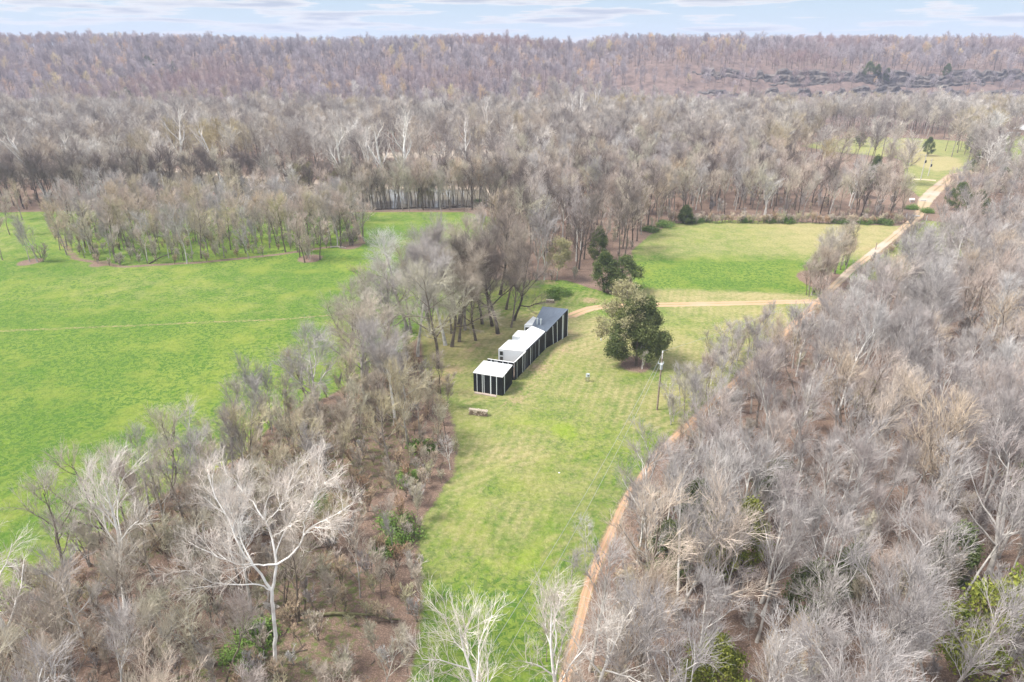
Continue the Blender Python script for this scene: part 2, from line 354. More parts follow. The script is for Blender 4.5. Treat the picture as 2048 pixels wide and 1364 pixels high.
def ground_material():
    m, t, b = mat_new('ground_cover'); nodes, links = t.nodes, t.links
    def nd(tp, **kw):
        n = nodes.new(tp)
        for k, v in kw.items(): setattr(n, k, v)
        return n
    def noise(scale, detail=4, rough=0.5, vec=None, dist=0.0):
        n = nd('ShaderNodeTexNoise'); n.inputs['Scale'].default_value = scale; n.inputs['Detail'].default_value = detail
        n.inputs['Roughness'].default_value = rough; n.inputs['Distortion'].default_value = dist
        links.new(vec or geo.outputs['Position'], n.inputs['Vector']); return n.outputs['Fac']
    def ramp(f, a, b_, ca=(0, 0, 0), cb=(1, 1, 1)):
        r = nd('ShaderNodeValToRGB'); e = r.color_ramp.elements; e[0].position = a; e[1].position = b_
        e[0].color = (*ca, 1); e[1].color = (*cb, 1); links.new(f, r.inputs[0]); return r.outputs[0]
    def mix(f, a, c):
        n = nd('ShaderNodeMix', data_type='RGBA')
        for s, v in ((0, f), (6, a), (7, c)):
            if isinstance(v, tuple): n.inputs[s].default_value = (*v, 1)
            elif isinstance(v, float): n.inputs[s].default_value = v
            else: links.new(v, n.inputs[s])
        return n.outputs[2]
    def mth(op, a, c=None):
        n = nd('ShaderNodeMath', operation=op)
        for s, v in ((0, a), (1, c)):
            if v is None: continue
            if isinstance(v, (int, float)): n.inputs[s].default_value = v
            else: links.new(v, n.inputs[s])
        return n.outputs[0]
    geo = nd('ShaderNodeNewGeometry')
    A = nd('ShaderNodeAttribute', attribute_name='mask_a'); B = nd('ShaderNodeAttribute', attribute_name='mask_b')
    sa = nd('ShaderNodeSeparateColor'); links.new(A.outputs['Color'], sa.inputs[0])
    sb = nd('ShaderNodeSeparateColor'); links.new(B.outputs['Color'], sb.inputs[0])
    n_big = noise(0.035, 3); n_mid = noise(0.28, 5, 0.6); n_fine = noise(1.7, 5, 0.7); n_tuft = noise(1.25, 6, 0.8, dist=0.6); n_grain = noise(7.0, 3, 0.8)
    # grass
    g = mix(ramp(n_big, 0.42, 0.58), (0.108, 0.195, 0.024), (0.178, 0.250, 0.038))
    g = mix(mth('MULTIPLY', ramp(n_tuft, 0.42, 0.62), 0.85), g, (0.29, 0.33, 0.10))
    g = mix(mth('MULTIPLY', ramp(n_tuft, 0.50, 0.36), 0.8), g, (0.045, 0.125, 0.016))
    g = mix(mth('MULTIPLY', ramp(n_fine, 0.60, 0.74), 0.50), g, (0.40, 0.40, 0.16))
    g = mix(mth('MULTIPLY', ramp(noise(0.11, 4, 0.6), 0.50, 0.66), 0.55), g, (0.25, 0.285, 0.055))
    g = mix(mth('MULTIPLY', ramp(noise(0.19, 4, 0.65, dist=1.0), 0.55, 0.68), 0.45), g, (0.075, 0.175, 0.02))
    # mown lawn: faint swaths
    def swath(rot, sc):
        mpn = nd('ShaderNodeMapping'); mpn.inputs['Rotation'].default_value = (0, 0, rot); links.new(geo.outputs['Position'], mpn.inputs[0])
        wv = nd('ShaderNodeTexWave'); wv.inputs['Scale'].default_value = sc; wv.inputs['Distortion'].default_value = 0.35; wv.inputs['Detail'].default_value = 3; wv.inputs['Detail Scale'].default_value = 0.6
        links.new(mpn.outputs[0], wv.inputs[0]); return wv.outputs['Fac']
    sw = mth('MULTIPLY', swath(math.radians(17), 0.22), ramp(noise(0.06, 2), 0.4, 0.6))
    sw2 = mth('MULTIPLY', swath(math.radians(55), 0.19), ramp(noise(0.05, 2), 0.55, 0.45))
    swm = mth('MULTIPLY', mth('ADD', sw, sw2), A.outputs['Alpha'])
    dry_shade_f = mth('ADD', mth('ADD', sa.outputs[1], mth('MULTIPLY', mth('SUBTRACT', n_mid, 0.5), 1.1)), mth('MULTIPLY', mth('SUBTRACT', swm, 0.25), 0.20))
    dry_shade_f = mth('ADD', dry_shade_f, mth('MULTIPLY', mth('SUBTRACT', n_fine, 0.5), 0.8))
    dry_shade_m = mth('MULTIPLY', ramp(dry_shade_f, 0.12, 0.95), ramp(sa.outputs[1], 0.02, 0.30))
    g = mix(dry_shade_m, g, mix(ramp(n_fine, 0.35, 0.65), (0.33, 0.275, 0.125), (0.43, 0.37, 0.19)))
    limef = mth('MULTIPLY', ramp(mth('ADD', mth('MULTIPLY', sb.outputs[2], 0.6), mth('MULTIPLY', n_mid, 0.9)), 0.52, 1.05), 0.5)
    g = mix(limef, g, (0.23, 0.34, 0.015))
    # leaf litter
    l = mix(ramp(n_mid, 0.3, 0.7), (0.27, 0.180, 0.140), (0.39, 0.275, 0.215))
    l = mix(mth('MULTIPLY', ramp(n_grain, 0.5, 0.68), 0.6), l, (0.42, 0.29, 0.215))
    l = mix(mth('MULTIPLY', ramp(n_grain, 0.46, 0.32), 0.6), l, (0.10, 0.07, 0.05))
    uf = mth('MULTIPLY', ramp(mth('ADD', n_tuft, mth('MULTIPLY', mth('SUBTRACT', sb.outputs[1], 0.5), 0.35)), 0.50, 0.66), 0.8)
    l = mix(uf, l, mix(n_fine, (0.08, 0.15, 0.025), (0.17, 0.22, 0.055)))
    far_l = mix(ramp(n_mid, 0.3, 0.7), (0.15, 0.11, 0.10), (0.26, 0.185, 0.16))
    l = mix(B.outputs['Alpha'], l, far_l)
    edge = mth('ADD', sa.outputs[0], mth('MULTIPLY', mth('SUBTRACT', n_fine, 0.5), 0.16))
    edge = mth('ADD', edge, mth('MULTIPLY', mth('SUBTRACT', n_mid, 0.5), 0.16))
    col = mix(ramp(edge, 0.47, 0.53), l, g)
    d = mix(ramp(n_fine, 0.3, 0.7), (0.36, 0.235, 0.15), (0.47, 0.33, 0.22))
    df = ramp(mth('ADD', sa.outputs[2], mth('MULTIPLY', mth('SUBTRACT', n_fine, 0.5), 0.9)), 0.32, 0.66)
    col = mix(mth('MULTIPLY', df, ramp(sa.outputs[2], 0.02, 0.2)), col, d)
    col = mix(sb.outputs[0], col, mix(ramp(n_mid, 0.3, 0.7), (0.36, 0.29, 0.22), (0.50, 0.43, 0.36)))
    links.new(col, b.inputs['Base Color'])
    b.inputs['Roughness'].default_value = 0.95; b.inputs['Specular IOR Level'].default_value = 0.08
    bp = nd('ShaderNodeBump'); bp.inputs['Strength'].default_value = 1.0; bp.inputs['Distance'].default_value = 0.30
    links.new(mth('ADD', n_tuft, mth('MULTIPLY', n_fine, 0.5)), bp.inputs['Height']); links.new(bp.outputs[0], b.inputs['Normal'])
    return m
ground.data.materials.append(ground_material())

def strip(name, pl, width, material, lift=0.035, step=0.6, jit=0.25, seed=1):
    r = np.random.RandomState(seed)
    pl = np.asarray(pl); seg = np.hypot(*np.diff(pl, axis=0).T); s = np.concatenate([[0], np.cumsum(seg)])
    n = int(s[-1] / step) + 1; t = np.linspace(0, s[-1], n)
    px_, py_ = np.interp(t, s, pl[:, 0]), np.interp(t, s, pl[:, 1])
    k = np.ones(9) / 9
    pad = lambda a: np.convolve(np.pad(a, 4, 'edge'), k, 'valid')
    px_, py_ = pad(px_), pad(py_)
    tx, ty = np.gradient(px_), np.gradient(py_); ln = np.hypot(tx, ty); nx_, ny_ = -ty / ln, tx / ln
    w = np.interp(t, s, width) if hasattr(width, '__len__') else np.full(n, width)
    cols = 9; V = []; U = []
    for j in range(cols):
        u = -1 + 2 * j / (cols - 1)
        ww = w / 2 * (1 + (jit * (r.rand(n) - 0.5) if j in (0, cols - 1) else 0))
        x_, y_ = px_ + nx_ * u * ww, py_ + ny_ * u * ww
        prof = lift - (0.05 if j in (0, cols - 1) else 0) - (0.025 if j in (2, 6) else 0) + (0.02 if j == 4 else 0)
        V.append(np.stack([x_, y_, zf(x_, y_) + prof], -1)); U.append(np.stack([np.full(n, u), t], -1))
    V = np.stack(V, 1).reshape(-1, 3); U = np.stack(U, 1).reshape(-1, 2)
    id_ = np.arange(n * cols).reshape(n, cols)
    q = np.stack([id_[:-1, :-1], id_[:-1, 1:], id_[1:, 1:], id_[1:, :-1]], -1).reshape(-1, 4)[:, ::-1]
    me = mesh_np(name, V, [q], [material])
    a = me.attributes.new('across', 'FLOAT_VECTOR', 'POINT'); a.data.foreach_set('vector', np.concatenate([U, U[:, :1] * 0], 1).ravel().astype(np.float32))
    return tag(link(name, me), kind='structure')
def road_mat(name, rut, mid, pale, edge):
    m, t, b = mat_new(name); nodes, links = t.nodes, t.links
    at_ = nodes.new('ShaderNodeAttribute'); at_.attribute_name = 'across'
    sp = nodes.new('ShaderNodeSeparateXYZ'); links.new(at_.outputs['Vector'], sp.inputs[0])
    ab = nodes.new('ShaderNodeMath'); ab.operation = 'ABSOLUTE'; links.new(sp.outputs['X'], ab.inputs[0])
    geo = nodes.new('ShaderNodeNewGeometry')
    n1 = nodes.new('ShaderNodeTexNoise'); n1.inputs['Scale'].default_value = 1.6; n1.inputs['Detail'].default_value = 5; links.new(geo.outputs['Position'], n1.inputs['Vector'])
    ad = nodes.new('ShaderNodeMath'); ad.operation = 'MULTIPLY_ADD'; links.new(n1.outputs['Fac'], ad.inputs[0]); ad.inputs[1].default_value = 0.34; links.new(ab.outputs[0], ad.inputs[2])
    r = nodes.new('ShaderNodeValToRGB'); e = r.color_ramp.elements
    e[0].position = 0.18; e[0].color = (*mid, 1); e[1].position = 0.42; e[1].color = (*rut, 1)
    for p, c in ((0.92, rut), (1.08, edge)):
        q = e.new(min(p, 1.0)); q.color = (*c, 1)
    links.new(ad.outputs[0], r.inputs[0])
    n2 = nodes.new('ShaderNodeTexNoise'); n2.inputs['Scale'].default_value = 0.07; n2.inputs['Detail'].default_value = 3; links.new(geo.outputs['Position'], n2.inputs['Vector'])
    r2 = nodes.new('ShaderNodeValToRGB'); r2.color_ramp.elements[0].position = 0.50; r2.color_ramp.elements[1].position = 0.66; links.new(n2.outputs['Fac'], r2.inputs[0])
    mx = nodes.new('ShaderNodeMix'); mx.data_type = 'RGBA'; links.new(r2.outputs[0], mx.inputs[0]); links.new(r.outputs[0], mx.inputs[6]); mx.inputs[7].default_value = (*pale, 1)
    links.new(mx.outputs[2], b.inputs['Base Color']); b.inputs['Roughness'].default_value = 0.95; b.inputs['Specular IOR Level'].default_value = 0.1
    bp = nodes.new('ShaderNodeBump'); bp.inputs['Distance'].default_value = 0.06; links.new(n1.outputs['Fac'], bp.inputs['Height']); links.new(bp.outputs[0], b.inputs['Normal'])
    return m
strip('dirt_track', road_pl[:9], [0.8, 0.9, 1.15, 1.0, 0.9, 0.9, 1.1, 1.4, 1.8], road_mat('track_dirt', (0.46, 0.28, 0.175), (0.36, 0.26, 0.15), (0.48, 0.31, 0.20), (0.33, 0.25, 0.14)), seed=2, jit=0.6)
strip('gravel_road', road_pl[8:], [1.9, 2.1, 2.5, 3.4, 5.0, 5.4, 5.2, 4.8, 4.6, 4.6], road_mat('road_gravel', (0.48, 0.34, 0.225), (0.27, 0.225, 0.13), (0.46, 0.39, 0.32), (0.32, 0.26, 0.16)), seed=3)
strip('driveway', drive_pl, 2.7, road_mat('drive_dirt', (0.48, 0.31, 0.195), (0.25, 0.24, 0.10), (0.50, 0.34, 0.23), (0.42, 0.32, 0.20)), seed=4, lift=0.03)
strip('side_road', spur_pl, 3.0, road_mat('spur_dirt', (0.58, 0.44, 0.30), (0.5, 0.4, 0.26), (0.6, 0.5, 0.36), (0.4, 0.33, 0.22)), seed=5)

def flat(name, pg, z, material):
    from mathutils.geometry import tessellate_polygon
    tri = tessellate_polygon([[Vector((p[0], p[1], 0)) for p in pg]])
    tri = [t if (pg[t[1]][0]-pg[t[0]][0])*(pg[t[2]][1]-pg[t[0]][1])-(pg[t[1]][1]-pg[t[0]][1])*(pg[t[2]][0]-pg[t[0]][0]) > 0 else t[::-1] for t in tri]
    return tag(link(name, mesh_np(name, [(p[0], p[1], z) for p in pg], [tri], [material])), kind='structure')
wm, wt, wb = mat_new('river_water'); wb.inputs['Base Color'].default_value = (0.17, 0.15, 0.11, 1); wb.inputs['Roughness'].default_value = 0.08; wb.inputs['Specular IOR Level'].default_value = 0.6
wn = wt.nodes.new('ShaderNodeTexNoise'); wn.inputs['Scale'].default_value = 1.2; wbp = wt.nodes.new('ShaderNodeBump'); wbp.inputs['Strength'].default_value = 0.12; wbp.inputs['Distance'].default_value = 0.1
wt.links.new(wn.outputs['Fac'], wbp.inputs['Height']); wt.links.new(wbp.outputs[0], wb.inputs['Normal'])
flat('river', river_pg, -0.75, wm)

# rock bluff across the far slope: stepped, fractured ledges
def bluff():
    rock = mat('bluff_rock', (0.05, 0.046, 0.05), 0.95, nscale=0.22, col2=(0.22, 0.185, 0.165), bump=0.6)
    Vs = []; Qs = []; off = 0
    for tier in (0, 1):
        xa = np.arange(75, 660, 1.9); rows = 12; V = []
        r = np.random.RandomState(5 + tier)
        base = bluff_y(xa, tier)
        jag = np.repeat(r.rand(len(xa) // 3 + 2), 3)[:len(xa)]
        pres = np.clip(1.0 + 0.7 * vnoise(xa, xa * 0, 0.055, 9 + tier) + 0.35 * (jag - .5), 0.0, 1.15)   # the face comes and goes along the slope
        for k in range(rows):
            t = k / (rows - 1)
            ledge = math.floor(t * 3) / 3
            y = base - 1.5 + 6.0 * ledge + 3.0 * jag + r.rand(len(xa)) * 1.0
            zb = zf(xa, base - 3); zt = zf(xa, base + 9)
            z = zb - 1.5 + (zt - zb + 1.5 + 2.0 * jag) * t * pres * np.clip((xa - 130) / 60, .3, 1) + r.rand(len(xa)) * 0.6
            V.append(np.stack([xa, y, z], -1))
        V.append(np.stack([xa, base + 13, zf(xa, base + 13) - 1.5], -1))
        V = np.array(V); rr, cc_ = V.shape[:2]
        id_ = np.arange(rr * cc_).reshape(rr, cc_) + off
        Qs.append(np.stack([id_[:-1, :-1], id_[:-1, 1:], id_[1:, 1:], id_[1:, :-1]], -1).reshape(-1, 4)); Vs.append(V.reshape(-1, 3)); off += rr * cc_
    tag(link('rock_bluff', mesh_np('rock_bluff', np.concatenate(Vs), [np.concatenate(Qs)], [rock])), kind='structure')
bluff()

# ------------------------------------------------------------------ tree generator
def polyline(rng, p0, d0, Ln, n, wander, up):
    B = len(p0); P = np.empty((B, n, 3)); P[:, 0] = p0; d = d0.copy(); st = (Ln / (n - 1))[:, None]
    for i in range(1, n):
        d = d + rng.randn(B, 3) * wander; d[:, 2] += up
        d /= np.linalg.norm(d, axis=1, keepdims=True)
        P[:, i] = P[:, i - 1] + d * st
    return P
def sprout(rng, P, R, per, t0, t1, L0, L1, ang, n, wander, up, ratio, rmin, az=None):
    """per children on each parent between t0 and t1; lengths L0 (low) .. L1 (tip)"""
    B, m, _ = P.shape
    t = t0 + (t1 - t0) * (np.arange(per)[None] + rng.rand(B, per)) / per
    f = np.clip(t * (m - 1), 0, m - 1.001); i = f.astype(int); w = (f - i)[..., None]
    bi = np.arange(B)[:, None]
    a, b = P[bi, i], P[bi, i + 1]
    pos = (a * (1 - w) + b * w).reshape(-1, 3); tan = (b - a).reshape(-1, 3); tan /= np.linalg.norm(tan, axis=1, keepdims=True) + 1e-9
    rad = (R[bi, i] * (1 - w[..., 0]) + R[bi, i + 1] * w[..., 0]).reshape(-1)
    k = len(pos)
    if az is None: rv = rng.randn(k, 3)
    else:
        an = (np.arange(per)[None] * 2.4 + rng.rand(B, per) * 0.9 + rng.rand(B, 1) * 6).reshape(-1); rv = np.stack([np.cos(an), np.sin(an), 0 * an], -1)
    rv -= (rv * tan).sum(1, keepdims=True) * tan; rv /= np.linalg.norm(rv, axis=1, keepdims=True) + 1e-9
    an = ang * (0.75 + 0.5 * rng.rand(k))[:, None]
    d = np.cos(an) * tan + np.sin(an) * rv; d[:, 2] += up; d /= np.linalg.norm(d, axis=1, keepdims=True)
    Ln = (L0 + (L1 - L0) * ((t - t0) / max(t1 - t0, 1e-6)).reshape(-1)) * (0.65 + 0.6 * rng.rand(k))
    Q = polyline(rng, pos, d, Ln, n, wander, up * 0.35)
    r0 = np.maximum(rad * ratio, rmin)
    taper = np.linspace(1, 0.35, n)[None]
    return Q, np.maximum(r0[:, None] * taper, rmin * 0.55)
def join(parts):
    V = []; Q = []; off = 0
    for P, R, k in parts:
        v, q = tubes(P, R, k); V.append(v); Q.append(q + off); off += len(v)
    return np.concatenate(V), np.concatenate(Q)
def leaf_cards(rng, pts, size, n_per, spread, bias=None):
    """small folded leaf sprays scattered round pts"""
    k = len(pts) * n_per
    c = np.repeat(pts, n_per, 0) + rng.randn(k, 3) * spread
    d = rng.randn(k, 3); 
    if bias is not None: d = d + np.repeat(bias, n_per, 0)
    d /= np.linalg.norm(d, axis=1, keepdims=True)
    s = np.cross(d, rng.randn(k, 3)); s /= np.linalg.norm(s, axis=1, keepdims=True) + 1e-9
    sz = size * (0.6 + 0.8 * rng.rand(k))[:, None]
    a = c - d * sz * 0.5; b = c + d * sz * 0.5; u = np.cross(s, d) * sz * 0.12
    V = np.stack([a, c + s * sz * 0.32 + u, b, c - s * sz * 0.32 + u], 1).reshape(-1, 3)
    i = np.arange(k)[:, None] * 4
    return V, np.concatenate([i + np.array([[0, 1, 2]]), i + np.array([[0, 2, 3]])])

def bare_tree(name, seed, h=14., tr=0.20, clear=0.30, spread=0.42, ang=0.75, up=0.22, lod=2, stems=1, lean=0.05, twig=1.0, limbs=9, budding=0, dense=1.0, thick=1.0):
    pc = lambda k: max(2, int(round(k * dense)))
    """-> (trunk mesh, crown mesh) or a single mesh for lod 0/1"""
    rng = np.random.RandomState(seed)
    n0 = 9
    p0 = np.zeros((stems, 3)); d0 = np.tile([0, 0, 1.], (stems, 1)) + rng.randn(stems, 3) * (lean if stems == 1 else 0.32); d0[:, 2] = 1
    if stems > 1: p0[:, :2] = rng.randn(stems, 2) * 0.12 * (h / 10)
    d0 /= np.linalg.norm(d0, axis=1, keepdims=True)
    P = polyline(rng, p0, d0, np.full(stems, h * 0.92) * (0.8 + 0.2 * rng.rand(stems)) if stems > 1 else np.full(1, h * 0.92), n0, 0.07, 0.08)
    R = np.repeat((tr * np.linspace(1, 0.12, n0) ** 0.9)[None], stems, 0); R[:, 0] *= 1.35
    P[:, 0, 2] -= 0.3
    lb = limbs if stems == 1 else max(3, limbs // stems + 2)
    A, AR = sprout(rng, P, R, lb, clear, 0.97, h * spread, h * 0.16, ang, 7, 0.13, up, min(.75, 0.6 * thick), 0.045 * thick, az=1)
    parts_t = [(P, R, 7 if lod == 2 else (5 if lod == 1 else 3)), (A, AR, 5 if lod == 2 else 3)]
    if lod == 2:
        B_, BR = sprout(rng, A, AR, pc(7), 0.22, 1.0, h * 0.20, h * 0.10, 0.6, 5, 0.13, up * 0.9, 0.6, 0.028 * thick)
        Cc, CR = sprout(rng, B_, BR, pc(6), 0.15, 1.0, h * 0.12, h * 0.075, 0.55, 4, 0.13, up * 0.7, 0.6, 0.016)
        D, DR = sprout(rng, Cc, CR, pc(4), 0.2, 1.0, h * 0.062, h * 0.042, 0.55, 3, 0.12, up * 0.5, 0.7, 0.0070 * twig)
        parts_c = [(B_, BR, 3), (Cc, CR, 3), (D, DR, 3)]; tips = D[::2, -1]
    elif lod == 1:
        B_, BR = sprout(rng, A, AR, pc(6), 0.2, 1.0, h * 0.20, h * 0.10, 0.6, 4, 0.13, up * 0.9, 0.6, 0.042)
        Cc, CR = sprout(rng, B_, BR, pc(5), 0.15, 1.0, h * 0.13, h * 0.08, 0.55, 3, 0.13, up * 0.7, 0.6, 0.028)
        D, DR = sprout(rng, Cc, CR, pc(2), 0.2, 1.0, h * 0.08, h * 0.055, 0.6, 2, 0.12, up * 0.5, 0.7, 0.014 * twig)
        parts_c = [(B_, BR, 3), (Cc, CR, 3), (D, DR, 3)]; tips = D[::2, -1]
    else:
        B_, BR = sprout(rng, A, AR, pc(6), 0.15, 1.0, h * 0.22, h * 0.12, 0.65, 2, 0.1, up * 0.8, 0.55, 0.05)
        Cc, CR = sprout(rng, B_, BR, pc(7), 0.1, 1.0, h * 0.14, h * 0.09, 0.65, 2, 0.1, up * 0.6, 0.6, 0.038 * twig)
        parts_c = [(B_, BR, 3), (Cc, CR, 3)]; tips = Cc[:, -1]
    leaves = None
    if budding: leaves = leaf_cards(rng, tips, 0.27, budding + 5, 0.28)
    if lod == 2:
        vt, qt = join(parts_t); vc, qc = join(parts_c)
        tm = mesh_np(name + '_trunk', vt, [qt], [grey_bark], True)
        fl = [qc]
        cm = mesh_np(name + '_crown', vc, fl, [grey_twig])
        lm = None
        if budding: lm = mesh_np(name + '_leaves', leaves[0], [leaves[1]], [bud_leaf])
        return tm, cm, lm
    vt, qt = join(parts_t); vc, qc = join(parts_c)
    me = mesh_np(name, np.concatenate([vt, vc]), [np.concatenate([qt, qc + len(vt)])], [tan_bark, tan_twig])
    idx = np.zeros(len(qt) + len(qc), np.int32); idx[len(qt):] = 1
    me.polygons.foreach_set('material_index', idx)
    return me

def cedar(name, seed, h=9., r=2.6, leaf=0.25, lobes=None, dens=1.0, base=0.12):
    rng = np.random.RandomState(seed)
    if lobes is None:
        k = int(75 * dens)
        t = rng.rand(k) ** 0.75; z = base * h + (1 - base) * h * t
        prof = r * (np.sin(np.clip(0.28 + t * 0.72, 0, 1) * math.pi) ** 0.75) * (0.7 + 0.45 * rng.rand(k)) * (1 + 0.15 * np.sin(t * 17 + seed))
        a = rng.rand(k) * 6.283
        cen = np.stack([np.cos(a) * prof, np.sin(a) * prof, z], -1); cen = np.vstack([cen, [[0.1, 0, h * 0.96], [0, 0.1, h * 0.9], [0, 0, h * 0.82]]])
        size = np.full(len(cen), 0.16 * r + 0.25)
    else:
        cen = []; size = []
        for (cx, cy, cz, rr) in lobes:
            k = int(26 * dens * rr)
            v = rng.randn(k, 3); v /= np.linalg.norm(v, axis=1, keepdims=True); v *= (rng.rand(k, 1) ** 0.33) * rr * np.array([1, 1, 0.8])
            cen.append(v + [cx, cy, cz]); size += [0.42] * k
        cen = np.vstack(cen); size = np.array(size)
    out = cen.copy(); out[:, 2] = 0.8 * np.linalg.norm(cen[:, :2], axis=1) + 0.5; nn = np.linalg.norm(out, axis=1, keepdims=True) + 1e-6; out = out / nn * 1.2
    V, T = leaf_cards(rng, cen, leaf, int(150), 0.36 if lobes is None else 0.40, bias=out)
    lm = mesh_np(name + '_foliage', V, [T], [cedar_leaf])
    tp = polyline(rng, np.array([[0, 0, -0.3]]), np.array([[0.02, 0, 1.]]), np.array([h * 0.97]), 8, 0.04, 0.05)
    tR = (0.028 * h * np.linspace(1, 0.1, 8))[None]
    A, AR = sprout(rng, tp, tR, 16, 0.12, 0.95, r * 0.9, r * 0.25, 1.2, 4, 0.1, 0.1, 0.35, 0.02, az=1)
    v, q = join([(tp, tR, 7), (A, AR, 4)])
    return mesh_np(name + '_trunk', v, [q], [dark_bark]), lm

# prototype meshes
HI = [bare_tree('bare%d' % i, 100 + i, **kw) for i, kw in enumerate([
    dict(h=14, tr=.19, clear=.34, spread=.36, ang=.62, up=.25), dict(h=15, tr=.17, clear=.45, spread=.30, ang=.60, up=.28),
    dict(h=13, tr=.17, clear=.25, spread=.42, ang=.75, up=.18, lean=.12), dict(h=16, tr=.22, clear=.40, spread=.34, ang=.65, up=.22, lean=.08),
    dict(h=12, tr=.13, clear=.30, spread=.34, ang=.60, up=.25, stems=2), dict(h=14, tr=.24, clear=.20, spread=.46, ang=.85, up=.12),
    dict(h=15, tr=.15, clear=.50, spread=.28, ang=.55, up=.30, lean=.15), dict(h=13, tr=.15, clear=.28, spread=.40, ang=.72, up=.2, stems=2)])]
HI_H = [14, 15, 13, 16, 12, 14, 15, 13]
BIG = [bare_tree('spreading%d' % i, 300 + i, **kw) for i, kw in enumerate([
    dict(h=18, tr=.34, clear=.28, spread=.45, ang=.85, up=.14, limbs=12, lean=.10, twig=1.1, dense=1.4), dict(h=17, tr=.30, clear=.22, spread=.5, ang=.95, up=.10, limbs=13, lean=.16, twig=1.1, dense=1.4),
    dict(h=19, tr=.32, clear=.40, spread=.36, ang=.7, up=.22, limbs=13, lean=.08, twig=1.1, dense=1.4)])]
SYC = [bare_tree('sycamore%d' % i, 400 + i, **kw) for i, kw in enumerate([
    dict(h=17, tr=.30, clear=.30, spread=.45, ang=.75, up=.2, limbs=9), dict(h=18, tr=.28, clear=.42, spread=.38, ang=.65, up=.25, limbs=8)])]
BRUSH = [bare_tree('brush%d' % i, 500 + i, h=hh, tr=.035, clear=.08, spread=.45, ang=.6, up=.2, lod=2, stems=st, limbs=5 * st, dense=.62) for i, (hh, st) in enumerate([(4, 4), (3.2, 5), (5, 3)])]
SAP = [bare_tree('small%d' % i, 540 + i, h=8, tr=.075, clear=.2, spread=.36, ang=.62, up=.25, lod=2, stems=st, limbs=8, dense=.78) for i, st in enumerate([1, 2, 3])]
FSYC = [bare_tree('far_sycamore%d' % i, 420 + i, h=20, tr=.50, clear=.38, spread=.40, ang=.62, up=.26, lod=2, limbs=7, dense=.5, twig=1.5, thick=3.0) for i in range(3)]
OAK = bare_tree('budding_oak', 600, h=12.5, tr=.30, clear=.18, spread=.52, ang=.95, up=.10, lod=2, limbs=13, budding=4)
OAK2 = bare_tree('budding_tree', 601, h=12, tr=.2, clear=.14, spread=.5, ang=.9, up=.15, lod=2, limbs=12, budding=2)
CED = [cedar('cedar%d' % i, 700 + i, h=hh, r=rr) for i, (hh, rr) in enumerate([(8.5, 2.3), (9, 3.4), (6.5, 1.8)])]
def mound(name, seed, r, hh):
    rng = np.random.RandomState(seed); k = 60
    a = rng.rand(k) * 6.28; q = rng.rand(k) ** 0.5 * r; z = hh * (0.15 + 0.85 * rng.rand(k) * np.sqrt(np.clip(1 - (q / r) ** 2, 0.05, 1)))
    V, T = leaf_cards(rng, np.stack([np.cos(a) * q, np.sin(a) * q, z], -1), 0.24, 42, 0.42)
    lm = mesh_np(name + '_foliage', V, [T], [shrub_leaf])
    P = polyline(rng, np.zeros((7, 3)) + [0, 0, -.2], np.concatenate([rng.randn(7, 2) * .5, np.ones((7, 1))], 1), np.full(7, hh * 0.9), 4, .1, 0)
    v, q_ = join([(P, np.full((7, 4), 0.03), 4)])
    return mesh_np(name + '_stems', v, [q_], [dark_bark]), lm
MOUND = [mound('shrub%d' % i, 800 + i, r, hh) for i, (r, hh) in enumerate([(1.6, 1.8), (2.2, 2.4), (1.2, 1.3)])]

PAL = {'grey': (grey_bark, grey_twig), 'tan': (tan_bark, tan_twig), 'pink': (tan_bark, pink_twig), 'dark': (dark_bark, dark_twig), 'white': (white_bark, white_twig), 'yellow': (tan_bark, yellow_twig), 'orange': (tan_bark, orange_twig), 'brush': (tan_bark, brush_twig)}
def with_mat(name, me, material, parent):
    o = link(name, me, parent)
    o.material_slots[0].link = 'OBJECT'; o.material_slots[0].material = material
    return o
def place_tree(name, meshes, pal, x, y, s, rz, label, cat, group, tilt=(0, 0), z=None):
    r = empty(name, (x, y, zp(x, y) if z is None else z), label, cat, group, rz)
    r.scale = (s, s, s); r.rotation_euler = (tilt[0], tilt[1], rz)
    bark, tw = PAL[pal]
    with_mat('trunk', meshes[0], bark, r); with_mat('crown', meshes[1], tw, r)
    if len(meshes) > 2 and meshes[2] is not None: link('leaves', meshes[2], r)
    return r

# ------------------------------------------------------------------ where the trees stand
def scatter(pg, sp, seed, bbox=None):
    r = np.random.RandomState(seed); pg = np.asarray(pg)
    x0, y0 = pg.min(0); x1, y1 = pg.max(0)
    gx = np.arange(x0, x1, sp); gy = np.arange(y0, y1, sp)
    Xg, Yg = np.meshgrid(gx, gy); Xg = Xg + (np.arange(len(gy)) % 2)[:, None] * sp / 2
    Xg = Xg + (r.rand(*Xg.shape) - .5) * sp * 0.95; Yg = Yg + (r.rand(*Yg.shape) - .5) * sp * 0.95
    m = sdf(Xg, Yg, pg) > 0
    return np.stack([Xg[m], Yg[m]], -1)
def inview(x, y, z=8, m=160):
    if y < 20: return False
    px, py = PX(x, y, z); qx, qy = PX(x, y, z + 8)
    return -m < px < W0 + m and (py < H0 + 260)
rw = road_pl
right_pg = np.array([(rw[0][0] + 2.5, rw[0][1])] + [(p[0] + 1.5, p[1] - .8) for p in rw[1:7]] + [G(1705, 578, 9), G(1770, 538, 9), G(1835, 482, 9), G(1895, 447, 9), G(1960, 424, 12), G(2048, 392, 14), G(2250, 350, 14), (200, 130), (200, 60), (60, 18)])
creek_pg = poly([(1000, 585), (1075, 575), (1150, 560), (1190, 520), (1262, 530), (1268, 490), (1300, 462), (1340, 444), (1330, 400), (1150, 395), (990, 405), (960, 430), (1000, 460), (960, 520)])
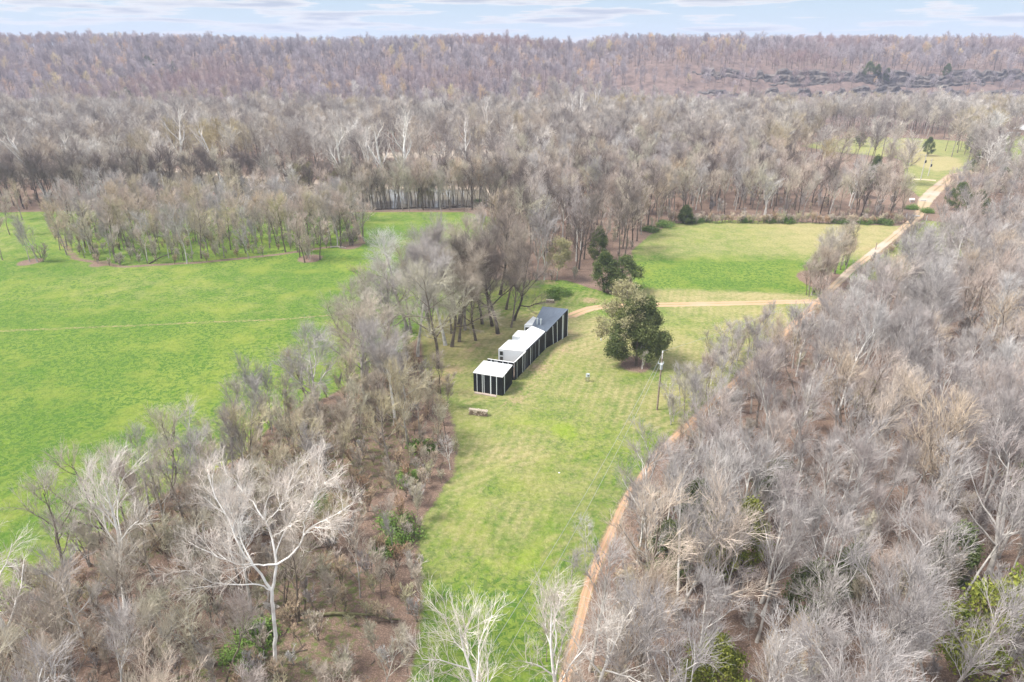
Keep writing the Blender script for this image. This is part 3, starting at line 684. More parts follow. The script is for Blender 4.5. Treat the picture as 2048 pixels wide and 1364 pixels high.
back_pg = poly([(1310, 441), (1460, 436), (1800, 444), (1815, 418), (1700, 410), (1620, 400), (1560, 372), (1490, 345), (1250, 335), (1000, 372), (1000, 400), (1330, 400)])
bend_pg = poly([(1876, 425), (1884, 395), (1925, 366), (2050, 352), (2350, 350), (2350, 400), (2000, 425)])
dark_pg = poly([(-200, 445), (0, 424), (300, 412), (560, 404), (715, 415), (720, 402), (560, 386), (300, 392), (0, 400), (-200, 405)])
trees = []   # x, y, height, palette, region
def put(pg, sp, seed, hs, pals, region, keep=None):
    r = np.random.RandomState(seed + 1)
    for x, y in scatter(pg, sp, seed):
        if not inview(x, y): continue
        if keep is not None and not keep(x, y): continue
        hh = hs[0] + (hs[1] - hs[0]) * r.rand()
        trees.append([x, y, hh, pals[r.randint(len(pals))], region, r.rand()])
put(right_pg, 4.3, 11, (8.5, 16), ['grey', 'grey', 'grey', 'grey', 'pink'], 'right woods')
put(belt_pg, 4.2, 12, (7, 13), ['tan', 'tan', 'grey', 'pink', 'tan', 'grey', 'yellow'], 'left belt', keep=lambda x, y: not (PX(x, y, 0)[0] > 600 and 980 < PX(x, y, 0)[1] and (x * 7.3 + y * 3.1) % 1 < .65))
put(bend_pg, 4.6, 22, (6, 10), ['grey', 'tan', 'grey', 'pink'], 'road bend')
put(creek_pg, 6.2, 13, (12, 17), ['dark', 'tan', 'grey', 'pink', 'dark'], 'creek belt')
row_pg = poly([(740, 800), (800, 800), (850, 745), (875, 700), (935, 650), (1005, 598), (960, 560), (880, 600), (800, 640), (720, 690)])
put(row_pg, 6.0, 20, (12, 16.5), ['tan', 'grey', 'tan', 'pink'], 'house row')
put(copse_pg, 4.8, 14, (7.5, 14.5), ['pink', 'pink', 'grey', 'pink', 'yellow', 'grey'], 'meadow copse')
put(back_pg, 5.6, 15, (12, 17), ['tan', 'pink', 'dark', 'grey', 'tan'], 'back woods')
put(dark_pg, 5.0, 16, (13, 17), ['dark', 'dark', 'dark', 'tan'], 'dark belt')
bank_pg = poly([(700, 424), (960, 420), (985, 412), (985, 396), (700, 398)])
put(bank_pg, 3.3, 17, (11, 16), ['tan', 'dark', 'tan', 'pink'], 'river bank')
fringe_pg = poly([(1322, 915), (1334, 870), (1342, 815), (1395, 752), (1465, 706), (1540, 666), (1598, 636), (1595, 640), (1505, 730), (1425, 803), (1330, 905)])
put(fringe_pg, 2.0, 18, (4.2, 7.5), ['grey', 'grey', 'pink', 'grey', 'tan'], 'track edge')
fringe2_pg = np.array([(p[0] - 1.2, p[1] + .3) for p in road_pl[1:4]] + [(p[0] - 2.6, p[1] + .8) for p in road_pl[1:4][::-1]])
put(fringe2_pg, 3.2, 19, (2.5, 5), ['grey', 'tan'], 'track edge')
# extra singles round the meadow copse
for px, py in [(5, 520), (60, 524), (75, 524), (120, 500), (240, 500), (640, 520), (610, 525), (600, 515), (662, 494), (675, 492), (700, 490), (20, 470), (45, 440)]:
    x, y = G(px, py); trees.append([x, y, 9 + 4 * random.random(), random.choice(['pink', 'tan', 'grey']), 'meadow copse', random.random()])
PX_ = lambda t: PX(t[0], t[1], zp(t[0], t[1]))
def size_of(t): return t[2] / math.hypot(t[1], H - 8)
trees = [t for t in trees if seg_dist(np.array([t[0]]), np.array([t[1]]), road_pl)[0][0] > 1.15]
# the hand-placed trees need room
hero_xy = [G(550, 1351), G(1268, 722), G(1430, 1335, 5), G(2020, 1300, 6), G(2020, 1360, 6), G(1430, 1400, 5)]
trees = [t for t in trees if all(math.hypot(t[0] - a, t[1] - b) > (3.5 if i_ < 2 else 1.6) for i_, (a, b) in enumerate(hero_xy))]
# a part of the bottom centre stays open so that the lawn shows
def keep_open(t):
    px, py = PX(t[0], t[1], 10)
    if t[4] == 'right woods' and t[0] - 1.2 < np.interp(t[1], road_pl[:, 1], road_pl[:, 0]): return False
    return True
trees = [t for t in trees if keep_open(t)]
# small trees along the track edge
for t in trees:
    if t[4] == 'right woods':
        d_, _ = seg_dist(np.array([t[0]]), np.array([t[1]]), road_pl)
        if d_[0] < 12 and t[1] > 60: t[2] *= 0.55 + 0.035 * d_[0]
    if t[4] == 'left belt':
        if sdf(np.array([t[0]]), np.array([t[1]]), belt_pg)[0] < 5 and t[0] > -25: t[2] *= 0.6
trees.sort(key=size_of, reverse=True)
# explicit large trees near the house (base pixels), all individual
big = [  # px, py, mesh, palette, height, rz, tilt, what
    (876, 736, 0, 'tan', 17, 2.0, (0.05, 0.16), 'large bare tree with a curved leaning trunk, closest to the small black shed'),
    (903, 693, 1, 'tan', 17, 0.3, (0, -0.10), 'thick dark-trunked bare tree second along the row behind the house'),
    (891, 690, 2, 'grey', 18, 1.2, (0, 0.02), 'tall slim grey bare tree beside the thick dark trunk behind the house'),
    (918, 683, 2, 'tan', 16, 4.0, (0, 0.03), 'bare tree with pale streaked trunk in the middle of the row behind the house'),
    (930, 660, 0, 'tan', 15, 5.0, (0, 0), 'bare tree with a low forked trunk, set back in the row behind the house'),
    (952, 681, 1, 'tan', 13.5, 3.3, (0, -0.08), 'bare tree arching left over bare soil, beside the white roofed bays'),
    (965, 648, 2, 'dark', 16, 0.8, (0, 0), 'double-trunked dark bare tree just left of the tower roof'),
    (985, 652, 2, 'dark', 17, 2.2, (0, 0.02), 'slender dark bare tree between the double trunk and the pale trunk'),
    (996, 667, 0, 'dark', 18, 1.0, (0, 0), 'large bare tree with pale flared trunk standing nearest the white bays'),
    (1012, 619, 2, 'tan', 15, 4.4, (0, 0), 'dark-trunked bare tree beyond the row, up from the white bays'),
    (1022, 655, 2, 'tan', 12, 5.2, (0, 0), 'thin straight bare tree right beside the tower roof'),
    (1027, 641, 1, 'dark', 15, 0.0, (0, 0.10), 'bare tree bending right behind the steep dark roof'),
    (700, 745, 1, 'tan', 15, 2.4, (0.02, -0.15), 'arching bare tree leaning left over the meadow edge, lowest of the leaning ones'),
    (770, 700, 1, 'tan', 16, 1.4, (0, -0.18), 'wide bare tree leaning left with fanned branches over the meadow'),
    (835, 712, 2, 'grey', 17, 3.8, (0, -0.02), 'pale slim bare tree where the leaning trees meet the house row'),
    (815, 660, 0, 'grey', 18, 0.9, (0, 0.0), 'tallest pale bare tree, its crown seen against the bright meadow'),
    (855, 640, 2, 'grey', 19, 2.9, (0, 0.0), 'tall greyish bare tree behind the thick dark trunk'),
    (905, 620, 0, 'tan', 17, 1.9, (0, 0), 'bare tree with a bushy brown crown behind the house row'),
    (950, 600, 1, 'tan', 17, 4.9, (0, 0), 'wide bare tree at the head of the house row'),
    (1000, 590, 0, 'dark', 17, 3.0, (0, 0), 'dense dark bare tree where the house row joins the creek trees'),
    (730, 800, 0, 'tan', 15, 5.5, (0, 0.05), 'bare tree with pale criss-cross limbs above the thicket left of the shed'),
    (790, 850, 2, 'grey', 14, 0.2, (0, 0), 'upright grey bare tree in the thicket left of the firewood pile'),
    (640, 850, 1, 'grey', 14, 2.8, (0, 0), 'broad silvery bare tree in the thicket between meadow and shed')]
for i, (px, py, k, pal, hh, rz, tl, lb) in enumerate(big):
    x, y = G(px, py)
    trees = [t for t in trees if math.hypot(t[0] - x, t[1] - y) > 3.0 or t[4] not in ('left belt', 'creek belt')]
    place_tree('bare_tree', BIG[k], pal, x, y, hh / (18, 17, 19)[k], rz, lb, 'tree', 'bare trees behind the house', tilt=tl)

# individual trees: the ones that show largest, each with its own place in words
N_IND = 268
ind, rest = trees[:N_IND], trees[N_IND:]
ORD = ['leftmost', 'second', 'third', 'fourth', 'fifth', 'sixth', 'seventh', 'eighth', 'ninth', 'tenth', 'eleventh', 'twelfth', 'thirteenth', 'fourteenth', 'fifteenth', 'sixteenth', 'seventeenth', 'eighteenth', 'nineteenth', 'twentieth']
BANDS = [(470, 'level with the far field edge'), (560, 'level with the dark cedars'), (615, 'level with the driveway'), (665, 'level with the tower roof'), (715, 'level with the house'), (765, 'level with the shed roof'), (820, 'level with the foot of the pole'), (880, 'just lower than the firewood'), (950, 'level with the middle lawn'), (1050, 'level with the green bush'), (1170, 'level with the narrow lower lawn'), (1364, 'at the bottom edge'), (9999, 'rooted just below the bottom edge')]
LOOK = {'grey': 'bare grey tree', 'tan': 'bare tan tree', 'pink': 'bare pinkish-brown tree', 'dark': 'bare dark tree', 'white': 'bare white tree', 'yellow': 'yellowish bare tree', 'orange': 'orange-brown bare tree'}
WHERE = {'right woods': 'right-hand woods', 'left belt': 'left-hand thicket', 'creek belt': 'creek-side trees', 'meadow copse': 'meadow copse', 'back woods': 'woods behind the field', 'dark belt': 'dark tree line', 'river bank': 'river bank trees', 'road bend': 'trees at the road bend', 'house row': 'grove behind the house', 'track edge': 'trackside scrub'}
buckets = {}
for t in ind:
    px, py = PX_(t)
    b_ = next(i for i, b in enumerate(BANDS) if py < b[0])
    buckets.setdefault((t[4], b_, t[3]), []).append((px, t))
def shape_for(t):
    return int(t[5] * 7.99)
for (reg, b_, pal), lst in buckets.items():
    lst.sort(key=lambda a: a[0])
    for i, (px, t) in enumerate(lst):
        n = len(lst)
        o = ORD[i] if i < len(ORD) else 'far'
        if n == 1: lb = 'the %s in the %s %s' % (LOOK[pal], WHERE[reg], BANDS[b_][1])
        elif i == n - 1: lb = 'rightmost %s in the %s %s' % (LOOK[pal], WHERE[reg], BANDS[b_][1])
        else: lb = ('%s %s%s in the %s %s' % (o, LOOK[pal], '' if i == 0 else ' from the left', WHERE[reg], BANDS[b_][1]))
        k = shape_for(t); small = t[2] < 8.6
        if i == n - 1 or i >= len(ORD) or len(lb.split()) > 16: lb = lb.replace(' from the left', '')
        place_tree('bare_tree', SAP[k % 3] if small else HI[k], pal, t[0], t[1], t[2] / (8 if small else HI_H[k]), t[5] * 50, lb, 'tree', 'bare trees of the ' + WHERE[reg], tilt=(0.10 * (t[5] - .5), 0.12 * ((t[5] * 7) % 1 - .5)))

# hero sycamore, its limbs laid out one by one
def hero():
    bx, by = G(550, 1351); rng = np.random.RandomState(77)
    S = lambda l: np.array([[c[0] - bx, c[1] - by, c[2]] for c in [GY(px, py, by + dy) for px, py, dy in l]])
    limbs = [
        (S([(550, 1351, 0), (551, 1300, 0), (549, 1227, .1), (544, 1182, .2)]), .21, .17),
        (S([(544, 1182, .2), (552, 1150, .2), (555, 1129, .3), (548, 1085, .8), (533, 1046, 1.4), (516, 1015, 2.0), (489, 996, 2.6), (470, 960, 3.2)]), .15, .03),
        (S([(555, 1129, .3), (578, 1118, .0), (595, 1099, -.4), (607, 1070, -.8), (615, 1058, -1), (640, 1045, -1.2), (667, 1035, -1.5), (700, 1010, -1.6)]), .10, .025),
        (S([(607, 1070, -.8), (610, 1035, -.5), (628, 1000, 0), (640, 960, .6)]), .06, .02),
        (S([(544, 1182, .2), (527, 1155, .2), (508, 1135, .3), (492, 1118, .4), (470, 1085, .8), (462, 1055, 1.2), (448, 1020, 1.6), (427, 990, 2), (415, 950, 2.4)]), .13, .025),
        (S([(508, 1135, .3), (498, 1110, 1), (484, 1085, 1.6), (475, 1050, 2.2), (470, 1010, 2.8), (475, 970, 3.3)]), .09, .02),
        (S([(555, 1129, .3), (530, 1130, .1), (508, 1131, 0), (480, 1128, -.4), (450, 1120, -.8), (420, 1105, -1)]), .09, .02),
        (S([(544, 1182, .2), (528, 1173, 0), (501, 1167, -.3), (460, 1170, -.5), (425, 1167, -.8), (400, 1150, -1), (378, 1138, -1.2)]), .08, .02),
        (S([(533, 1046, 1.4), (552, 1025, 1.6), (572, 1005, 2), (580, 960, 2.4)]), .06, .02),
        (S([(548, 1072, 1.0), (570, 1058, .8), (590, 1045, .5), (605, 1015, .4)]), .06, .02)]
    def smooth(p, n=14):
        t = np.linspace(0, 1, len(p)); tt = np.linspace(0, 1, n)
        q = np.stack([np.interp(tt, t, p[:, i]) for i in range(3)], -1)
        for _ in range(2): q[1:-1] = (q[:-2] + 2 * q[1:-1] + q[2:]) / 4
        q[1:-1] += rng.randn(n - 2, 3) * 0.05
        return q
    P = np.stack([smooth(l[0]) for l in limbs]); R = np.stack([np.linspace(l[1], l[2], 14) for l in limbs]) * .85
    P[0, 0, 2] = -0.3
    A, AR = sprout(rng, P[1:], R[1:], 9, .3, 1., 2.5, 1.9, .6, 6, .15, .18, .6, .03)
    B_, BR = sprout(rng, A, AR, 7, .2, 1., 1.7, 1.1, .6, 4, .13, .12, .55, .018)
    Cc, CR = sprout(rng, B_, BR, 6, .15, 1., .9, .6, .6, 3, .13, .1, .6, .011)
    D, DR = sprout(rng, Cc, CR, 2, .3, 1., .5, .35, .6, 2, .1, .1, .7, .008)
    root = empty('sycamore', (bx, by, zp(bx, by)), 'large white-limbed sycamore with sprawling crown, standing alone in the lower left thicket', 'tree')
    v, q = join([(P, R, 8), (A, AR, 4)]); me = mesh_np('sycamore_trunk', v, [q], [white_bark]); link('trunk', me, root)
    v, q = join([(B_, BR, 3), (Cc, CR, 3), (D, DR, 3)]); link('crown', mesh_np('sycamore_crown', v, [q], [white_twig]), root)
hero()
syc = [  # base px,py ; height ; tilt ; label
    (1010, 1560, 15, (0, -.25), 'white-limbed tree reaching up over the lawn at the bottom, its trunk leaning left'),
    (1110, 1500, 15, (0, .0), 'white-limbed upright tree at the bottom centre beside the orange track'),
    (1190, 1450, 13, (0, .1), 'pale-limbed tree just right of the orange track at the bottom edge'),
    (95, 395, 24, (0, -.25), 'white sycamore leaning left above the dark tree line, far left'),
    (165, 385, 21, (0, -.1), 'small white sycamore with forked top above the dark tree line'),
    (372, 372, 27, (0, 0), 'tall straight white sycamore rising above the dark tree line'),
    (445, 360, 24, (0, -.2), 'white sycamore with spreading limbs right of the tallest straight one'),
    (770, 400, 27, (0, -.02), 'left one of two tall white sycamores by the river bank'),
    (812, 402, 28, (0, .03), 'right one of two tall white sycamores by the river bank'),
    (745, 392, 23, (0, 0), 'white sycamore with a short pale trunk just behind the river pair'),
    (690, 400, 25, (0, -.12), 'white sycamore curving left at the end of the meadow copse'),
    (935, 360, 23, (0, .12), 'white sycamore beside the pale sandbar'),
    (975, 300, 24, (0, 0), 'white-trunked sycamore beyond the sandbar, left of the far pair'),
    (1145, 282, 25, (0, 0), 'left one of the far pair of white sycamores before the ridge'),
    (1158, 280, 24, (0, .04), 'right one of the far pair of white sycamores before the ridge'),
    (1182, 262, 27, (0, .15), 'wide white sycamore rising behind the far pair'),
    (40, 1330, 15, (.05, -.1), 'pale-limbed tree in the lower left corner of the thicket'),
    (250, 1240, 16, (0, -.22), 'dark-stemmed tree with white upper limbs leaning left over the meadow corner')]
for i, (px, py, hh, tl, lb) in enumerate(syc):
    x, y = G(px, py); k = i % 2
    place_tree('sycamore', SYC[k] if py > 700 else FSYC[i % 3], 'white', x, y, hh / ((17, 18)[k] if py > 700 else 20), i * 2.1, lb, 'tree', tilt=tl, group='white sycamores')

# budding oak, cedars
x, y = G(1248, 716); place_tree('oak_tree', OAK, 'tan', x, y, 0.98, 0.6, 'oak covered in tan catkins growing against the dark cedar on the lawn', 'tree', None, tilt=(0, -.12))
x, y = G(1113, 560); place_tree('budding_tree', OAK2, 'yellow', x, y, 0.78, 0.2, 'rounded yellowish budding tree behind the house, left of the dark cedar pair', 'tree', None)
for px, py, s, lb in [(605, 398, 1.05, 'large round golden-olive tree at the right end of the dark tree line'), (662, 405, .9, 'rusty-orange budding tree beside the golden round one'), (850, 412, .8, 'olive budding tree in front of the river pair'), (1270, 428, .95, 'rusty budding tree at the corner of the far field')]:
    x, y = G(px, py); place_tree('budding_tree', OAK2, 'orange' if 'rusty' in lb else 'yellow', x, y, s, px, lb, 'tree', 'budding trees along the river')
def place_cedar(meshes, x, y, s, label, leaf=None, group='cedars', sz=None, z=None):
    r = empty('cedar_tree', (x, y, (zp(x, y) if z is None else z)), label, 'tree', group, x * 3)
    r.scale = (s, s, (sz or s))
    link('trunk', meshes[0], r); o = link('foliage', meshes[1], r)
    if leaf: o.material_slots[0].link = 'OBJECT'; o.material_slots[0].material = leaf
bx, by = G(1272, 730)
lb_px = [(1288, 618, 1, 1.6), (1298, 608, .3, 1.2), (1268, 612, 0, 1.2), (1284, 645, 0, 1.6), (1297, 664, -1, 1.6), (1312, 682, -.5, 1.7), (1326, 680, -1, 1.2), (1300, 702, -1, 1.5), (1268, 662, 0, 1.6), (1245, 655, 1, 1.3), (1232, 690, -.5, 1.2), (1226, 700, -1, .9), (1242, 705, 0, .8), (1285, 690, 1, 1.4), (1258, 632, .5, 1.4), (1305, 640, 0, 1.2), (1240, 676, 0, 1.2)]
lobes = [(c[0] - bx, c[1] - by, c[2] - 0.0, rr) for c, rr in [(GY(px, py, by + dy), rr) for px, py, dy, rr in lb_px]]
big_cedar = cedar('lawn_cedar', 720, h=10.2, r=3, lobes=lobes, dens=.85)
big_cedar[1].materials[0] = mat('lawn_cedar_leaf', (0.085, 0.12, 0.036), 0.8, nscale=0.7, col2=(0.21, 0.225, 0.09), spec=0.15)
r = empty('cedar_tree', (bx, by, zp(bx, by)), 'big ragged dark cedar with drooping lobes on the lawn by the utility pole', 'tree', 'cedars')
link('trunk', big_cedar[0], r); link('foliage', big_cedar[1], r)
x, y = G(1284, 738); place_tree('small_tree', HI[4], 'white', x, y, .32, 1.0, 'short pale crooked trunk in front of the dark cedar on the lawn', 'tree', None)
for px, py, k, s, sz, leaf, lb in [
    (1208, 583, 0, 1.1, 1.0, None, 'darker narrow cedar, left one of the pair above the tan oak'),
    (1246, 586, 1, 1.12, .9, None, 'broad dome-shaped cedar, right one of the pair above the tan oak'),
    (-1430, 1335, 1, .72, .85, cedar_gold, 'golden-green cedar top showing at the bottom edge right of the track'),
    (-2020, 1300, 1, 1.15, 1.25, cedar_gold, 'large golden-green cedar filling the bottom right corner'),
    (1420, 1150, 0, .8, .8, cedar_gold, 'small olive cedar under the bare trees right of the lower track'),
    (1482, 1140, 0, .85, .95, cedar_gold, 'taller olive cedar with a bright top among the bare trees'),
    (1330, 1160, 0, .8, .8, None, 'dark low cedar beside the orange track, under grey branches'),
    (1385, 1080, 0, .8, .85, None, 'dark cedar behind the forked grey tree by the track'),
    (1545, 1010, 2, .9, .9, None, 'dark cedar half hidden in the middle of the right-hand woods'),
    (1610, 1260, 0, .8, .8, None, 'mid-green cedar hidden under branches in the lower right woods'),
    (1690, 1200, 2, .8, .8, None, 'small sparse cedar in the lower right woods'),
    (1880, 1200, 0, .8, .85, None, 'olive cedar left of the big corner cedar'),
    (1727, 830, 2, .75, .8, cedar_gold, 'tiny mossy-green cedar top in the middle of the right-hand woods'),
    (2040, 1060, 0, .9, .9, None, 'dark cedar at the right edge above the corner cedar'),
    (1915, 420, 1, .95, .95, None, 'dark broad cedar at the right of the road bend, left of two'),
    (1948, 435, 1, .9, .9, None, 'bright green cedar at the right of the road bend, right of two'),
    (2000, 385, 0, 1.0, 1.0, None, 'cedar among grey trees at the far right above the woods'),
    (1948, 348, 0, .9, .9, None, 'small cedar where the road disappears behind trees'),
    (1853, 312, 1, .72, .95, None, 'dark double-topped cedar beside the far green strip'),
    (1940, 305, 0, 1.15, 1.2, None, 'narrow dark cedar below the far house'),
    (1718, 395, 1, .95, 1.0, None, 'olive cedar in the woods behind the field, nearer the road'),
    (1742, 378, 1, 1.0, 1.3, None, 'tall blue-green cedar poking above the woods behind the field'),
    (1718, 292, 1, .8, .8, None, 'small rounded cedar at the edge of the far green strip'),
    (1195, 525, 0, .9, 1.0, None, 'dark cedar behind the pair, at the creek trees'),
    (1370, 447, 2, 1.0, .8, None, 'low dark cedar at the near left of the woods behind the field')]:
    x, y = G(px, py) if px > 0 else G(-px, py, 6.0 if px < -1900 else 5.0)
    place_cedar(CED[k], x, y, s, lb, leaf, sz=sz)
def hill_pos(px, py):
    # march the pixel ray into the terrain
    a = (px - W0 / 2) / FPX; b = (H0 / 2 - py) / FPX
    dy = math.cos(PITCH) + b * math.sin(PITCH); dz = -math.sin(PITCH) + b * math.cos(PITCH)
    ts = np.arange(150, 1500, 2.0); zz = H + dz * ts; g = zf(a * ts, dy * ts)
    i = int(np.argmax(zz < g)) or len(ts) - 1
    return a * ts[i], dy * ts[i]
for px, py, k, s, lb in [
    (298, 138, 1, 1.3, 'highest dark cedar on the left hillside'), (340, 152, 1, 1.0, 'pair-leading dark cedar right of the highest one on the left hillside'),
    (350, 146, 0, 1.1, 'small cedar next to the pair-leading one on the hillside'), (248, 160, 0, 1.2, 'cedar down left of the highest one on the hillside'),
    (235, 215, 1, 1.2, 'dark cedar lower on the left hillside'), (258, 205, 0, 1.2, 'slim cedar beside the lower dark one on the left hillside'),
    (1770, 170, 0, 1.5, 'narrow cedar standing on the rock bluff, right of three'), (1752, 158, 0, 1.2, 'small cedar on the rock bluff, middle of three'),
    (1733, 165, 1, 1.5, 'largest cedar on the rock bluff, left of three'), (1193, 104, 0, 1.4, 'lone dark cedar high on the central ridge'),
    (1890, 160, 0, 1.3, 'faint cedar on the ridge right of the bluff trio')]:
    x, y = hill_pos(px, py); place_cedar(CED[k], x, y, s, lb, group='cedars on the hills')

trees_extra = []
# green shrubs and brown brush
def place_shrub(k, px, py, s, lb, xy=None, leaf=None):
    x, y = xy or G(px, py)
    r = empty('green_shrub', (x, y, zp(x, y)), lb, 'shrub', 'green shrubs', px); r.scale = (s * (1.0 + .5 * ((px * 7) % 10) / 10), s * .95, s * (.6 + .35 * ((px * 3) % 10) / 10))
    link('stems', MOUND[k][0], r); link('foliage', MOUND[k][1], r)
for px, py, k, s, lb in [
    (797, 1060, 1, .95, 'bright green bush at the edge of the narrow leafy path'), (770, 1100, 0, .8, 'smaller green bush just below the bright green one'),
    (490, 1310, 1, .9, 'green bush low beside the foot of the white sycamore'), (515, 1270, 2, 1., 'small green bush touching the sycamore base thicket'),
    (815, 960, 0, .8, 'dull green bush left of the leafy path top'), (845, 900, 2, 1., 'low green bush near the upper end of the leafy path'),
    (1118, 588, 1, .9, 'dark green bush beyond the far log pile'), (1108, 598, 0, .7, 'small bush right behind the far log pile'),
    (960, 398, 1, 1.1, 'dark green bush at the right end of the river bank'),
    (1330, 452, 1, 1.2, 'olive bush at the left corner of the far field'), (1300, 462, 1, 1.1, 'low olive bush left of the field corner'),
    (1385, 444, 1, 1.0, 'bright green bush first along the far field edge'), (1410, 442, 0, 1.2, 'light green bush second along the far field edge'),
    (1490, 443, 1, 1., 'yellow-green bush third along the far field edge'), (1540, 444, 1, 1.1, 'green bush in the middle of the far field edge'),
    (1575, 445, 0, 1.2, 'lime bush just right of the middle of the far field edge'), (1680, 446, 1, 1.1, 'wide green bush right along the far field edge'),
    (1730, 447, 0, 1.2, 'small lime bush near the road end of the far field edge'), (1765, 448, 1, 1., 'last green bush of the far field edge by the road'),
    (1855, 425, 0, 1., 'green bush at the right side of the road gate'), (1825, 418, 0, 1., 'bush beside the white mailbox'),
    (385, 900, 0, .7, 'green bush showing through the middle of the left thicket'), (640, 1010, 2, 1.1, 'green undergrowth bush right of the sycamore crown')]:
    place_shrub(k, px, py, s, lb)
brush_spots = [
    (620, 522, 2, 1.3, 'pink', 'round brown brush mound at the near tip of the meadow copse'), (612, 518, 0, 1.3, 'pink', 'left half of the brush mound at the tip of the meadow copse'),
    (705, 490, 1, 1.5, 'pink', 'reddish round brush at the right end of the meadow copse'), (85, 524, 0, 1.2, 'pink', 'brown brush at the foot of the left copse tree'),
    (240, 530, 1, 1.0, 'tan', 'low brush at the near edge of the copse, left side')]
for px, py, k, s, pal, lb in brush_spots:
    x, y = G(px, py); place_tree('brush', BRUSH[k], pal, x, y, s, px, lb, 'brush', 'brown brush')
# roadside thicket in the far field corner
for i, (px, py, hh, pal) in enumerate([(1622, 590, 8, 'tan'), (1635, 580, 9, 'tan'), (1645, 568, 9, 'pink'), (1655, 560, 9, 'tan'), (1668, 548, 8.5, 'pink'), (1680, 540, 8, 'tan'), (1692, 530, 8, 'dark'), (1640, 585, 7, 'pink'), (1628, 585, 6, 'dark')]):
    x, y = G(px, py)
    lbs = ['nearest bare tree of the brown clump by the driveway corner', 'second bare tree of the brown clump by the road', 'reddish third tree of the brown clump by the road', 'middle tan tree of the brown clump by the road', 'brown tree just past the middle of the roadside clump', 'tan tree near the far end of the roadside clump', 'darkest last tree at the far end of the roadside clump', 'low reddish tree at the near end of the roadside clump', 'short dark tree at the corner of driveway and road']
    place_tree('bare_tree', HI[(4, 7, 4, 7, 4, 7, 4, 7, 4)[i]], pal, x, y, (hh + 2.6) / 12.5, i * 1.7, lbs[i], 'tree', 'roadside tree clump')
for i in range(12):
    x, y = G(1618 + i * 6.6, 594 - i * 5.6)
    trees_extra.append([x + 1.4 * math.sin(i * 5.1), y + 1.4 * math.cos(i * 3.3), 0, .75 + .3 * ((i * 7) % 5) / 5, .75 + .3 * ((i * 3) % 5) / 5, i * 1.1, (8, 9, 5)[i % 3]])
# thin trees at the lawn's right edge
for px, py, hh, pal, lb in [(1506, 700, 9, 'grey', 'slim upright tree standing alone below the driveway'), (1475, 720, 5, 'grey', 'small sapling left of the slim tree below the driveway'), (1555, 700, 6, 'tan', 'sapling between slim tree and the woods below the driveway'),
                            (1340, 850, 4.5, 'grey', 'thin sapling just right of the utility pole'), (1395, 800, 5, 'grey', 'small grey tree at the lawn edge right of the pole'), (1360, 905, 5, 'tan', 'yellowish sapling below the utility pole'), (1415, 835, 6.5, 'grey', 'low spreading grey tree right of the pole')]:
    x, y = G(px, py); place_tree('bare_tree', SAP[int(px) % 3], pal, x, y, hh / 8, px, lb, 'sapling', 'saplings at the lawn edge')

# ------------------------------------------------------------------ masses nobody could count
hold = {}
def inst_collection(name, meshes):
    c = bpy.data.collections.new(name)
    for i, m_ in enumerate(meshes):
        o = bpy.data.objects.new('%s_%02d' % (name, i), m_); c.objects.link(o)
    return c
def stuff(name, pts, coll, label):
    """pts rows: x, y, z, scale, zscale, rot, index"""
    pts = np.asarray(pts, float)
    me = bpy.data.meshes.new(name); me.vertices.add(len(pts)); me.vertices.foreach_set('co', pts[:, :3].astype(np.float32).ravel())
    for nm, tp, col in (('sc', 'FLOAT_VECTOR', np.stack([pts[:, 3], pts[:, 3], pts[:, 4]], -1)), ('rt', 'FLOAT_VECTOR', np.stack([pts[:, 5] * 0, pts[:, 5] * 0, pts[:, 5]], -1))):
        a = me.attributes.new(nm, tp, 'POINT'); a.data.foreach_set('vector', col.astype(np.float32).ravel())
    a = me.attributes.new('ix', 'INT', 'POINT'); a.data.foreach_set('value', pts[:, 6].astype(np.int32))
    o = link(name, me); tag(o, label, None, None, 'stuff')
    g = bpy.data.node_groups.new(name, 'GeometryNodeTree')
    g.interface.new_socket('Geometry', in_out='INPUT', socket_type='NodeSocketGeometry'); g.interface.new_socket('Geometry', in_out='OUTPUT', socket_type='NodeSocketGeometry')
    gi = g.nodes.new('NodeGroupInput'); go = g.nodes.new('NodeGroupOutput')
    ip = g.nodes.new('GeometryNodeInstanceOnPoints'); ci = g.nodes.new('GeometryNodeCollectionInfo')
    ci.inputs['Collection'].default_value = coll; ci.inputs['Separate Children'].default_value = True; ci.inputs['Reset Children'].default_value = True
    ip.inputs['Pick Instance'].default_value = True
    def na(nm, tp):
        n = g.nodes.new('GeometryNodeInputNamedAttribute'); n.data_type = tp; n.inputs['Name'].default_value = nm; return n.outputs['Attribute']
    g.links.new(gi.outputs[0], ip.inputs['Points']); g.links.new(ci.outputs[0], ip.inputs['Instance'])
    g.links.new(na('ix', 'INT'), ip.inputs['Instance Index']); g.links.new(na('sc', 'FLOAT_VECTOR'), ip.inputs['Scale'])
    rt = g.nodes.new('FunctionNodeEulerToRotation'); g.links.new(na('rt', 'FLOAT_VECTOR'), rt.inputs[0]); g.links.new(rt.outputs[0], ip.inputs['Rotation'])
    g.links.new(ip.outputs[0], go.inputs[0])
    md = o.modifiers.new('instances', 'NODES'); md.node_group = g
    return o
def recol(me, bark, tw, name):
    m2 = me.copy(); m2.name = name; m2.materials[0] = bark; m2.materials[1] = tw; return m2
MID = [bare_tree('mid%d' % i, 900 + i, lod=1, **kw) for i, kw in enumerate([
    dict(h=14, tr=.19, clear=.27, spread=.38, ang=.65, up=.25), dict(h=14, tr=.17, clear=.36, spread=.32, ang=.6, up=.28), dict(h=14, tr=.2, clear=.18, spread=.46, ang=.8, up=.15), dict(h=14, tr=.16, clear=.3, spread=.36, ang=.7, up=.22, lean=.12)])]
